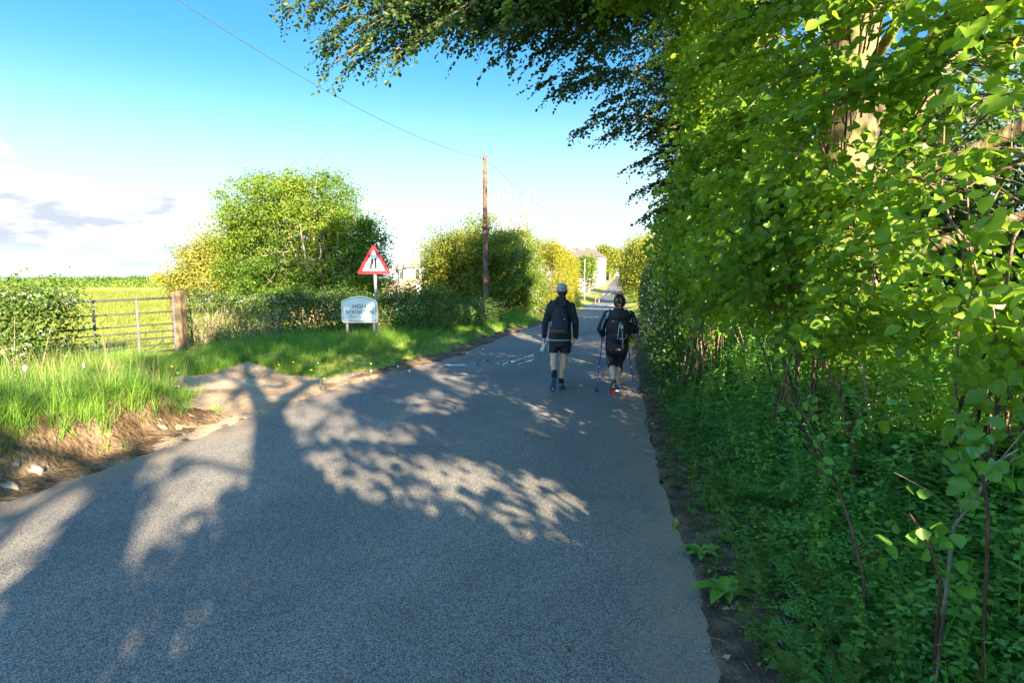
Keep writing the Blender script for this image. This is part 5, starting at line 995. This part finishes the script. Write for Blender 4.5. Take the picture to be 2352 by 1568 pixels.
# ------------------------------------------------------------------ the two walkers
def capsule(bm, a, ra, b, rb, sq=(1, 1, 1), n=14):
    a, b = Vector(a), Vector(b); d = b - a; L = d.length; q = d.to_track_quat('Z', 'Y').to_matrix() if L > 1e-6 else Matrix.Identity(3); rings = []; m = 5
    prof = [(-ra * math.cos(i / m * math.pi / 2), ra * math.sin(i / m * math.pi / 2)) for i in range(1, m + 1)] + [(L + rb * math.sin(i / m * math.pi / 2), rb * math.cos(i / m * math.pi / 2)) for i in range(0, m)]
    V0 = bm.verts.new(a + q @ Vector((0, 0, -ra))); V1 = bm.verts.new(a + q @ Vector((0, 0, L + rb)))
    for z, r in prof: rings.append([bm.verts.new(a + q @ Vector((r * math.cos(2 * math.pi * j / n) * sq[0], r * math.sin(2 * math.pi * j / n) * sq[1], z))) for j in range(n)])
    for r0, r1 in zip(rings[:-1], rings[1:]):
        for j in range(n): bm.faces.new((r0[j], r0[(j + 1) % n], r1[(j + 1) % n], r1[j]))
    for j in range(n): bm.faces.new((V0, rings[0][(j + 1) % n], rings[0][j])); bm.faces.new((V1, rings[-1][j], rings[-1][(j + 1) % n]))
def frustum(bm, rings, n=20):
    """closed loft through elliptical rings (centre, rx, ry[, tilt])"""
    L = []
    for c, rx, ry in rings: L.append([bm.verts.new((c[0] + rx * math.cos(2 * math.pi * j / n), c[1] + ry * math.sin(2 * math.pi * j / n), c[2])) for j in range(n)])
    for r0, r1 in zip(L[:-1], L[1:]):
        for j in range(n): bm.faces.new((r0[j], r0[(j + 1) % n], r1[(j + 1) % n], r1[j]))
    bm.faces.new(L[0][::-1]); bm.faces.new(L[-1])
def ellipsoid(bm, c, r, rot=None):
    M4 = Matrix.Translation(c) @ (rot.to_4x4() if rot is not None else Matrix.Identity(4)) @ Matrix.Diagonal((*r, 1)); bmesh.ops.create_uvsphere(bm, u_segments=18, v_segments=12, radius=1, matrix=M4)
def fuse(name, fn, mat, parent, voxel=.008, it=4, f=.5):
    """one continuous surface out of the overlapping volumes that fn draws"""
    bm = bmesh.new(); fn(bm); bmesh.ops.recalc_face_normals(bm, faces=bm.faces); me = bpy.data.meshes.new(name); bm.to_mesh(me); bm.free(); o = bpy.data.objects.new(name, me); C.objects.link(o)
    r = o.modifiers.new('r', 'REMESH'); r.mode = 'VOXEL'; r.voxel_size = voxel; s = o.modifiers.new('s', 'SMOOTH'); s.factor = f; s.iterations = it
    dg = bpy.context.evaluated_depsgraph_get(); m2 = bpy.data.meshes.new_from_object(o.evaluated_get(dg)); bpy.data.objects.remove(o); m2.polygons.foreach_set('use_smooth', np.ones(len(m2.polygons), bool)); m2.name = name
    return link(name, m2, mat, parent)
def chain(bm, pts, rs):
    for (a, ra), (b, rb) in zip(zip(pts[:-1], rs[:-1]), zip(pts[1:], rs[1:])): capsule(bm, a, ra, b, rb)
def hand(bm, wrist, d, side, curl=.5, s=1., palm=None):
    """palm, four curled fingers of unequal length, a thumb off the side; d points along the hand"""
    w = Vector(wrist); d = Vector(d).normalized(); fwd = Vector((0, 1, 0)); ac = (fwd - d * fwd.dot(d)).normalized(); nrm = d.cross(ac).normalized()     # ac: across the palm (thumb side)
    nrm = nrm * (1 if (nrm.x > 0) == (side < 0) else -1)                                                     # the palm faces the body
    kn = w + d * .085 * s; capsule(bm, w, .024 * s, w + d * .03 * s, .028 * s)
    for k, (o, L) in enumerate([(.030, .072), (.010, .080), (-.010, .074), (-.029, .058)]):
        b = kn + ac * o * s; capsule(bm, w + ac * o * .7 * s, .014 * s, b, .0125 * s); c = curl * (1 + .12 * k)
        p1 = b + (d * math.cos(c * .6) + nrm * math.sin(c * .6)) * L * .45 * s; p2 = p1 + (d * math.cos(c * 1.5) + nrm * math.sin(c * 1.5)) * L * .33 * s; p3 = p2 + (d * math.cos(c * 2.2) + nrm * math.sin(c * 2.2)) * L * .25 * s
        capsule(bm, b, .0105 * s, p1, .0092 * s); capsule(bm, p1, .0092 * s, p2, .0085 * s); capsule(bm, p2, .0085 * s, p3, .0072 * s)
    t0 = w + ac * .022 * s + d * .02 * s; t1 = t0 + (ac * .75 + d * .6 + nrm * .25) * .045 * s; t2 = t1 + (ac * .25 + d * .9 + nrm * .45) * .032 * s
    capsule(bm, t0, .0135 * s, t1, .0115 * s); capsule(bm, t1, .0115 * s, t2, .009 * s)
def head(bm, c, s=1., face_y=1):
    c = Vector(c); ellipsoid(bm, c + Vector((0, -.008, .03)) * s, (.074 * s, .094 * s, .088 * s)); ellipsoid(bm, c + Vector((0, .03, -.045)) * s, (.055 * s, .062 * s, .065 * s))
    capsule(bm, c + Vector((0, .088, .012)) * s, .012 * s, c + Vector((0, .108, -.022)) * s, .015 * s)                                   # nose
    for q in (-1, 1):
        ellipsoid(bm, c + Vector((.078 * q, -.005, -.005)) * s, (.011 * s, .02 * s, .032 * s)); ellipsoid(bm, c + Vector((.03 * q, .078, .018)) * s, (.014 * s, .014 * s, .011 * s))
    ellipsoid(bm, c + Vector((0, .083, -.058)) * s, (.026 * s, .013 * s, .009 * s)); capsule(bm, c + Vector((0, -.015, -.04)) * s, .052 * s, c + Vector((0, -.03, -.13)) * s, .058 * s)
def shoe(name, ankle, heel, toe, parent, upper, sole, w=.046, trim=None, red=None):
    """ankle collar, upper and a separate sole; heel and toe are points on the sole line"""
    h, t, a = Vector(heel), Vector(toe), Vector(ankle); d = (t - h).normalized(); sd = Vector((1, 0, 0)); up = sd.cross(d).normalized(); L = (t - h).length
    def f(bm):
        capsule(bm, h + d * .035 + up * .045, .042, h + d * L * .55 + up * .042, .044); capsule(bm, h + d * L * .5 + up * .038, .045, t - d * .05 + up * .03, .038); capsule(bm, h + d * .04 + up * .05, .042, a, .040)
    u = fuse(name, f, upper, parent, .006, 4); m = MB(); P = [(x, y) for x, y in [(-.030, .0), (.030, .0), (.038, .04), (.034, L * .4), (.046, L * .7), (.040, L * .9), (.018, L * 1.02), (-.018, L * 1.02), (-.040, L * .9), (-.046, L * .7), (-.036, L * .4), (-.038, .04)]]
    m.prism(P, h - up * .012, sd, d, .026); m.build('sole', sole, u)
    if trim:
        for k, q in enumerate((.35, .55)): m = MB(); m.box(h + d * L * q + up * .05 + sd * (.046), (.006, .05, .03), None); m.build('stripe', trim, u)
    if red:
        pass
    return u, h, d, up, sd, L
def man():
    k = 1.137e-3; g = px((2030 + 270 / 3.647) / 1.6327, 0, 8.75); X0 = g[0]; gY = 8.75; base = Vector((float(gnd((2030 + 270 / 3.647) / 1.6327, 897)[0]), gY, float(road_z(gY)) + .012))
    Q = lambda x, y, dy=0.: Vector(((x - 270) * k, dy, (1522 - y) * k)); t = empty('person', base, 'walker in grey cap, dark fleece and shorts with a navy rucksack, seen from behind', 'person')
    hd = Q(276, 175, .02); Lw, Rw = Q(40, 800, .03), Q(466, 797, -.02)
    lk, la, rk, ra = Q(163, 1090, -.06), Q(163, 1262, -.27), Q(314, 1105, .05), Q(276, 1400, .0)
    def body(bm):
        head(bm, hd, .98); frustum(bm, [(Q(258, 860), .15, .10), (Q(258, 780), .155, .105), (Q(258, 620), .15, .10), (Q(258, 430), .165, .10), (Q(260, 345), .12, .075), (Q(264, 300), .065, .055)])
        for s, e, w in ((Q(130, 385), Q(50, 598, -.04), Lw), (Q(396, 385), Q(457, 591, -.06), Rw)): chain(bm, [s, e, w], [.048, .040, .027])
        hand(bm, Lw, (-.12, .05, -1), -1, .55); hand(bm, Rw, (-.1, .1, -1), 1, .75)
        chain(bm, [Q(190, 850), Q(175, 980), lk], [.085, .070, .050]); chain(bm, [lk, Q(158, 1150, -.115), la], [.050, .054, .033]); chain(bm, [Q(325, 850), Q(325, 980, .03), rk], [.085, .072, .050]); chain(bm, [rk, Q(302, 1190, .01), Q(284, 1320, 0), ra], [.050, .055, .042, .033])
        chain(bm, [la, Q(160, 1310, -.27)], [.034, .036]); capsule(bm, Q(158, 1320, -.27), .038, Q(145, 1470, -.24), .03); chain(bm, [ra, Q(278, 1460, .02)], [.034, .04]); capsule(bm, Q(278, 1480, 0), .036, Q(300, 1490, .16), .03)
    fuse('body', body, M['skin'], t, .006, 3)
    def fleece(bm):
        frustum(bm, [(Q(257, 832), .178, .125), (Q(257, 810), .180, .128), (Q(257, 700), .165, .118), (Q(257, 600), .168, .118), (Q(257, 470), .188, .122), (Q(258, 395), .195, .112), (Q(259, 345), .172, .098), (Q(261, 312), .125, .088), (Q(264, 286), .085, .080), (Q(266, 262, .005), .074, .074), (Q(267, 243, .01), .070, .07)])
        for s, e, w in ((Q(126, 378), Q(48, 600, -.04), Lw), (Q(400, 378), Q(458, 592, -.06), Rw)):
            m1 = s.lerp(e, .5); capsule(bm, s, .066, m1, .057); capsule(bm, m1, .058, e, .053); capsule(bm, e, .053, w, .040); 
            for q in (.3, .6, .82): p = e.lerp(w, q); ellipsoid(bm, p, (.052 - .012 * q, .05, .018))
    fl = fuse('fleece', fleece, M['fleece'], t, .008, 3)
    m = MB(); m.tube([Q(257, 834) + Vector((.181 * math.cos(a), .128 * math.sin(a), 0)) for a in np.linspace(0, 2 * math.pi, 25)], .007, 6); m.build('white_hem', M['white'], fl)
    def sh(bm):
        frustum(bm, [(Q(252, 815), .165, .112), (Q(254, 900), .182, .13), (Q(256, 925), .18, .128)]); frustum(bm, [(Q(186, 890), .10, .115), (Q(170, 985, .0), .078, .105), (Q(166, 1008, .0), .077, .105)]); frustum(bm, [(Q(322, 890, .01), .105, .118), (Q(328, 985, .03), .086, .112), (Q(329, 1016, .03), .086, .112)])
    so = fuse('shorts', sh, M['shorts'], t, .008, 2)
    for x0, x1 in ((101, 98), (415, 418)): m = MB(); m.tube([Q(x0 + 4, 850), Q((x0 + x1) / 2, 930), Q(x1, 1000, .02)], [.006, .009, .009], 6); m.build('side_stripe', M['white'], so)
    def cap(bm):
        ellipsoid(bm, hd + Vector((0, -.008, .045)), (.084, .104, .078)); frustum(bm, [(hd + Vector((0, -.008, .0)), .083, .103), (hd + Vector((0, -.008, .05)), .083, .103)])
    cp = fuse('cap', cap, M['cap'], t, .006, 2)
    m = MB(); m.ell(hd + Vector((-.004, -.090, .040)), (.030, .022, .024), 16, 9); m.build('cap_opening', M['hair'], cp); m = MB(); m.tube([hd + Vector((.046 * math.cos(a) - .004, -.105 + .012 * abs(math.cos(a)), .028 + .046 * math.sin(a) * .9)) for a in np.linspace(0, math.pi, 11)], .006, 6); m.build('cap_rim', M['cap'], cp)
    m = MB(); m.prism([(-.07, 0), (.07, 0), (.06, .06), (.03, .085), (-.03, .085), (-.06, .06)], hd + Vector((0, .085, .0)), (1, 0, 0), (0, .98, -.12), .012); m.build('peak', M['cap'], cp)
    m = MB(); m.ell(hd + Vector((0, -.008, .124)), (.01, .01, .006)); m.build('button', M['cap'], cp)
    fuse('hair', lambda bm: (ellipsoid(bm, hd + Vector((0, -.03, -.020)), (.076, .074, .052)), ellipsoid(bm, hd + Vector((0, -.04, -.055)), (.060, .056, .03))), M['hair'], t, .006, 2)
    for a, b in ((la + Vector((0, 0, .02)), Q(160, 1312, -.27)), (ra + Vector((0, 0, .025)), Q(278, 1445, .01))): fuse('sock', lambda bm: chain(bm, [a, b], [.040, .043]), M['sock'], t, .006, 2)
    shoe('shoe', Q(162, 1305, -.265), Q(166, 1325, -.33), Q(142, 1505, -.235), t, M['shoe_blue'], M['sole'], trim=M['lime']); shoe('shoe', Q(278, 1445, .02), Q(268, 1512, -.06), Q(315, 1512, .19), t, M['shoe_blue'], M['sole'], trim=M['lime'])
    # rucksack on the back
    r = empty('rucksack', base + Q(240, 560, -.2), 'navy canvas rucksack with brown leather base on the back of the walker in the cap', 'backpack'); O = Q(240, 560, -.2); q = lambda x, y, dy=0.: Q(x, y, dy - .2) - O
    def pk(bm):
        frustum(bm, [(q(238, 735), .105, .055), (q(236, 715), .128, .085), (q(236, 640), .130, .092), (q(238, 545), .122, .085), (q(240, 470), .118, .08), (q(236, 420), .095, .062), (q(234, 388), .05, .035)])
        ellipsoid(bm, q(300, 620, -.05), (.06, .05, .07)); ellipsoid(bm, q(240, 625, -.05), (.095, .052, .075))
    pb = fuse('pack_body', pk, M['navy'], r, .008, 2)
    fuse('leather_base', lambda bm: frustum(bm, [(q(236, 742), .100, .055), (q(230, 728), .137, .095), (q(226, 690), .142, .102), (q(226, 672), .130, .092)]), M['leather'], r, .008, 2)
    m = MB(); m.tube([q(195, 385, -.01), q(200, 368, -.02), q(235, 362, -.03), q(268, 366, -.02), q(272, 385, -.01)], .011, 8); m.build('carry_handle', M['leather'], r)
    for xa, xb in ((205, 128), (270, 345)): m = MB(); m.tube([q(xa, 400, .03), q((xa + xb) / 2, 340, .085), q(xb, 305, .14), q(xb, 320, .27)], [.016, .02, .022, .02], 8); m.build('shoulder_strap', M['navy'], r)
    m = MB(); m.tube([q(x, 500 + 16 * math.sin((x - 130) / 220 * math.pi), -.10 + .0009 * abs(x - 240)) for x in range(130, 351, 22)], .007, 6); m.build('flap_seam', M['black'], r); m = MB(); m.box(q(285, 535, -.105), (.024, .006, .009)); m.build('tag', M['white'], r)
    m = MB(); m.ell(q(122, 610, .0), (.022, .03, .05), 12, 8); m.build('side_pocket', M['strap'], r)
    # bottle in the hand
    bt = empty('water_bottle', base + Q(38, 930, .03), 'clear plastic bottle held low in the hand of the walker in the cap', 'bottle'); a, b = Vector((.024, 0, .062)), Vector((-.036, .0, -.085)); m = MB(); L = [0, .12, .25, .3, .5, .55, .75, .85, .93, 1]; m.tube([b + (a - b) * s for s in L], [.030, .034, .034, .031, .034, .031, .034, .022, .013, .013], 14); m.build('bottle_body', M['bottle'], bt); m = MB(); m.tube([a, a + (a - b).normalized() * .016], .016, 12); m.build('lid', M['white'], bt); m = MB(); m.tube([b + (a - b) * .33, b + (a - b) * .5], .035, 14); m.build('paper_band', M['white'], bt)
man()
def woman():
    k = 1.051e-3; gY = 8.66; base = Vector((float(gnd((2220 + 385 / 3.922) / 1.6327, 899)[0]), gY, float(road_z(gY)) + .012)); Q = lambda x, y, dy=0.: Vector(((x - 385) * k, dy, (1488 - y) * k))
    t = empty('person', base, 'dark-haired walker in navy jacket and cropped leggings with large rucksack and poles', 'person'); hd = Q(384, 178, .03); Lw, Rw = Q(166, 672, .10), Q(552, 668, .12)
    lk, la, rk, ra = Q(272, 1070, -.04), Q(274, 1262, -.25), Q(402, 1085, .05), Q(376, 1395, 0); lel, rel = Q(112, 575, -.05), Q(606, 590, -.05)
    def body(bm):
        head(bm, hd, .92); frustum(bm, [(Q(356, 900), .16, .12), (Q(356, 800), .165, .12), (Q(356, 640), .14, .10), (Q(362, 420), .165, .105), (Q(372, 340), .12, .08), (Q(380, 300), .06, .055)])
        for s, e, w in ((Q(215, 360), lel, Lw), (Q(548, 366), rel, Rw)): chain(bm, [s, e, w], [.050, .040, .026])
        hand(bm, Lw, (.1, .55, -.8), -1, 1.1, .92); hand(bm, Rw, (-.1, .5, -.85), 1, 1.1, .92)
        chain(bm, [Q(285, 880), Q(278, 980), lk], [.09, .076, .052]); chain(bm, [lk, Q(275, 1150, -.13), la], [.052, .056, .033]); chain(bm, [Q(435, 880), Q(425, 990, .03), rk], [.09, .076, .053]); chain(bm, [rk, Q(397, 1190, .02), Q(384, 1320), ra], [.053, .056, .042, .032])
        chain(bm, [la, Q(272, 1300, -.26)], [.033, .035]); capsule(bm, Q(270, 1310, -.26), .036, Q(266, 1450, -.22), .03); chain(bm, [ra, Q(377, 1440, .02)], [.032, .038]); capsule(bm, Q(378, 1455, 0), .035, Q(395, 1462, .14), .028)
    fuse('body', body, M['skin'], t, .006, 3)
    def jk(bm):
        frustum(bm, [(Q(356, 850), .176, .145), (Q(356, 820), .178, .145), (Q(356, 700), .168, .13), (Q(360, 560), .168, .125), (Q(366, 430), .185, .125), (Q(370, 360), .18, .105), (Q(374, 320), .12, .09), (Q(380, 285, .01), .075, .078), (Q(383, 268, .01), .068, .07)])
        for s, e, w in ((Q(216, 366), lel, Lw), (Q(548, 372), rel, Rw)):
            m1 = s.lerp(e, .5); capsule(bm, s, .070, m1, .066); capsule(bm, m1, .066, e, .06); capsule(bm, e, .06, w, .042)
            for q in (.25, .5, .75): ellipsoid(bm, e.lerp(w, q), (.06 - .016 * q, .05, .022)); ellipsoid(bm, s.lerp(e, q), (.075 - .01 * q, .065, .022))
    jo = fuse('jacket', jk, M['jacket'], t, .008, 2)
    for pts in ([Q(235, 318, -.07), Q(205, 360, -.085), Q(190, 425, -.085)], [Q(480, 310, -.075), Q(512, 335, -.085), Q(548, 385, -.075)]): m = MB(); m.tube(pts, [.018, .024, .014], 8); m.build('shoulder_panel', M['pale_blue'], jo)
    for pts in ([Q(175, 400, -.075), Q(132, 490, -.10), Q(118, 560, -.115), Q(120, 620, -.07), Q(142, 655, .03)], [Q(575, 410, -.075), Q(598, 500, -.09), Q(614, 585, -.10), Q(602, 640, -.02)]): m = MB(); m.tube(pts, .0045, 5); m.build('piping', M['signback'], jo)
    def lg(bm):
        frustum(bm, [(Q(356, 800), .165, .125), (Q(356, 870), .172, .15), (Q(356, 930), .165, .145)]); ellipsoid(bm, Q(290, 880, -.05), (.088, .10, .10)); ellipsoid(bm, Q(430, 880, -.05), (.088, .10, .10))
        chain(bm, [Q(288, 890), Q(276, 990), lk, Q(274, 1148, -.125)], [.096, .083, .060, .056]); chain(bm, [Q(434, 890), Q(424, 990, .03), rk, Q(399, 1205, .02)], [.096, .083, .060, .056])
    lo = fuse('leggings', lg, M['legging'], t, .008, 3); m = MB(); m.tube([Q(200, 930, -.03), Q(206, 1000, -.05), Q(232, 1055, -.07), Q(268, 1108, -.13), Q(286, 1125, -.15)], [.008, .01, .012, .014, .01], 7); m.build('side_panel', M['grey_panel'], lo)
    hr = fuse('hair', lambda bm: (ellipsoid(bm, hd + Vector((0, -.02, .018)), (.086, .098, .098)), ellipsoid(bm, hd + Vector((-.035, -.05, .0)), (.058, .06, .09)), ellipsoid(bm, hd + Vector((.038, -.05, .0)), (.055, .06, .09))), M['hair'], t, .006, 2)
    m = MB(); m.tube([hd + Vector((.008, -.118, .06)), hd + Vector((.006, -.125, .01)), hd + Vector((.012, -.112, -.05))], .004, 5); m.build('parting', M['skin'], hr)
    fuse('pony_tail', lambda bm: (chain(bm, [hd + Vector((.0, -.09, -.06)), hd + Vector((.006, -.095, -.095)), hd + Vector((.012, -.09, -.125))], [.026, .024, .012])), M['blond'], hr, .006, 2)
    for x, s in ((342, -1), (412, 1)): m = MB(); m.ell(Q(x, 78, -.03), (.034, .03, .014), 12, 7, rot=Matrix.Rotation(.25 * s, 3, 'Y')); m.tube([Q(x - 14, 80, -.055), Q(x, 96, -.08), Q(x + 14, 82, -.055)], .005, 5); m.build('hair_clip', M['clip'], t)
    for a, b in (((274, 1286, -.258), (272, 1300, -.262)), ((376, 1412, .0), (377, 1424, .01))): fuse('sock', lambda bm: chain(bm, [Q(*a), Q(*b)], [.036, .038]), M['strap'], t, .006, 1)
    u, h, d, up, sd, L = shoe('shoe', Q(273, 1292, -.258), Q(275, 1300, -.315), Q(266, 1478, -.225), t, M['strap'], M['dark_sole'])
    m = MB(); m.prism([(-.036, L * .02), (.036, L * .02), (.03, L * .3), (.036, L * .55), (-.036, L * .55), (-.03, L * .3)], h - up * .0125, sd, d, -.004); m.prism([(-.022, L * .1), (.022, L * .1), (.012, L * .3), (.026, L * .5), (-.026, L * .5), (-.012, L * .3)], h - up * .017, sd, d, -.004, 1); m.build('tread', [M['dark_sole'], M['grey_sole']], u)
    m = MB(); m.prism([(-.045, L * .74), (.045, L * .74), (.042, L * .92), (.02, L * 1.035), (-.02, L * 1.035), (-.042, L * .92)], h - up * .0125, sd, d, -.006); m.build('toe_tread', M['red_sole'], u)
    shoe('shoe', Q(377, 1425, .02), Q(372, 1480, -.06), Q(408, 1480, .17), t, M['shoe_blue'], M['signback'])
    # big pack
    r = empty('rucksack', base + Q(362, 520, -.2), 'large black hiking rucksack with grey straps on the back of the walker with poles', 'backpack'); O = Q(362, 520, -.2); q = lambda x, y, dy=0.: Q(x, y, dy - .2) - O
    def pk(bm):
        frustum(bm, [(q(358, 748), .12, .08), (q(356, 720), .150, .12), (q(358, 640), .158, .13), (q(362, 560), .178, .145), (q(364, 480), .184, .145), (q(368, 415), .172, .135), (q(370, 360), .150, .12), (q(368, 318), .12, .095), (q(366, 295), .07, .06)])
        ellipsoid(bm, q(366, 375, -.05), (.165, .12, .085)); ellipsoid(bm, q(358, 650, -.06), (.13, .09, .09)); ellipsoid(bm, q(205, 545, .0), (.045, .08, .075)); ellipsoid(bm, q(520, 560, .0), (.04, .08, .08))
    fuse('pack_body', pk, M['pack'], r, .009, 2)
    m = MB(); m.tube([q(350, 455, -.165), q(366, 560, -.152), q(372, 640, -.165), q(378, 730, -.165), q(386, 828, -.13)], [.012, .013, .013, .013, .012], 6); m.build('strap', M['strap'], r); m = MB(); m.tube([q(330, 470, -.165), q(318, 560, -.152), q(306, 700, -.15)], .005, 5); m.build('cord', M['signback'], r)
    m = MB(); m.box(q(360, 520, -.165), (.036, .02, .055)); m.build('buckle', M['silver'], r); m = MB(); m.tube([q(332, 688, -.155), q(365, 690, -.163), q(400, 684, -.155), q(432, 680, -.13)], .007, 6); m.tube([q(430, 680, -.135), q(434, 630, -.13), q(442, 640, -.13)], .005, 5); m.build('lash_strap', M['silver'], r)
    m = MB(); m.tube([q(480, 450, -.13), q(495, 440, -.125), q(512, 458, -.115)], .007, 6); m.tube([q(500, 405, -.12), q(498, 445, -.12)], .004, 5); m.build('clip', M['silver'], r); m = MB(); m.tube([q(236, 456, -.11), q(250, 436, -.12)], .006, 6); m.build('clip', M['silver'], r)
    for xa, xb in ((290, 245), (440, 480)): m = MB(); m.tube([q(xa, 350, .03), q(xb, 318, .10), q(xb, 312, .19), q(xb, 340, .28)], [.02, .024, .026, .022], 8); m.build('shoulder_strap', M['pack'], r)
    # walking poles
    for lab, a, b in (('blue walking pole planted on the left of the walker with the large rucksack', Q(168, 690, .13), Q(46, 1506, -.16)), ('blue walking pole on the verge side of the walker with the large rucksack', Q(528, 690, .15), Q(604, 1512, -.18))):
        p = empty('walking_pole', base + b, lab, 'walking pole', 'pair of blue walking poles'); v = a - b; b0 = Vector((0, 0, 0)); at = lambda s: v * s
        m = MB(); m.tube([at(.05), at(.45)], .0068, 10); m.tube([at(.45), at(.8)], .0085, 10); m.tube([at(.8), at(.97)], .010, 10); m.build('shaft', M['pole_blue'], p); m = MB(); m.tube([at(0), at(.012), at(.03)], [.012, .014, .012], 8); m.tube([at(.048), at(.054)], .034, 14); m.tube([at(.0), at(.05)], .008, 8); m.build('tip', M['rubber'], p)
        m = MB(); m.tube([at(.93), at(.97), at(1.0), at(1.05), at(1.07)], [.014, .018, .015, .018, .014], 10); m.build('grip', M['rubber'], p); m = MB(); m.tube([at(.45), at(.47)], .0105, 10); m.build('lock', M['silver'], p); m = MB(); m.tube([at(1.06), at(1.05) + Vector((-.03, -.03, -.01)), at(1.0) + Vector((-.042, -.04, -.03)), at(.97) + Vector((-.05, -.04, 0))], .006, 5); m.build('wrist_strap', M['rubber'], p)
    # folded hi-vis vest dangling at the hand
    hv = empty('hi_vis_vest', base + Q(556, 740, -.05), 'rolled fluorescent yellow vest with silver bands hanging beside the large rucksack', 'vest'); O2 = Q(556, 740, -.05); w = lambda x, y, dy=0.: Q(x, y, dy - .05) - O2
    def vest(bm): 
        ellipsoid(bm, w(548, 730), (.062, .05, .048)); ellipsoid(bm, w(580, 785), (.042, .04, .052)); ellipsoid(bm, w(566, 670, .02), (.034, .03, .05)); ellipsoid(bm, w(600, 750, .01), (.03, .03, .035)); ellipsoid(bm, w(520, 745, -.02), (.03, .03, .035)); capsule(bm, w(545, 790), .025, w(570, 835), .008)
    vb = fuse('vest_cloth', vest, M['hiviz'], hv, .007, 2); m = MB()
    m.tube([w(500, 745, -.045), w(520, 700, -.052), w(560, 690, -.05), w(590, 720, -.045)], .008, 6); m.tube([w(505, 770, -.042), w(545, 760, -.06), w(565, 720, -.06)], .009, 6); m.build('edging', M['black'], vb)
    m = MB(); m.tube([w(545, 610, .0), w(560, 650, -.02), w(572, 672, -.02)], [.016, .022, .016], 8); m.build('silver_band', M['silver'], vb); m = MB(); m.tube([w(520, 735, -.055), w(540, 750, -.062), w(560, 735, -.06)], [.012, .02, .012], 8); m.build('silver_band', M['silver'], vb); m = MB(); m.tube([w(578, 740, -.045), w(600, 735, -.03)], .012, 8); m.build('silver_band', M['silver'], vb)
woman()

# every thing built in place gets its origin at its own foot
def settle():
    bpy.context.view_layer.update()
    for o in list(C.objects):
        if o.type != 'EMPTY' or o.parent is not None or o.location.length > 1e-6 or not o.children: continue
        lo = np.array([1e9] * 3); hi = -lo
        for ch in o.children:
            if ch.type == 'MESH' and len(ch.data.vertices):
                a = np.empty(len(ch.data.vertices) * 3, np.float32); ch.data.vertices.foreach_get('co', a); a = a.reshape(-1, 3); lo = np.minimum(lo, a.min(0)); hi = np.maximum(hi, a.max(0))
        if lo[0] > 1e8: continue
        b = Vector(((lo[0] + hi[0]) / 2, (lo[1] + hi[1]) / 2, lo[2])); o.location = b
        for ch in o.children: ch.location = ch.location - b
settle()
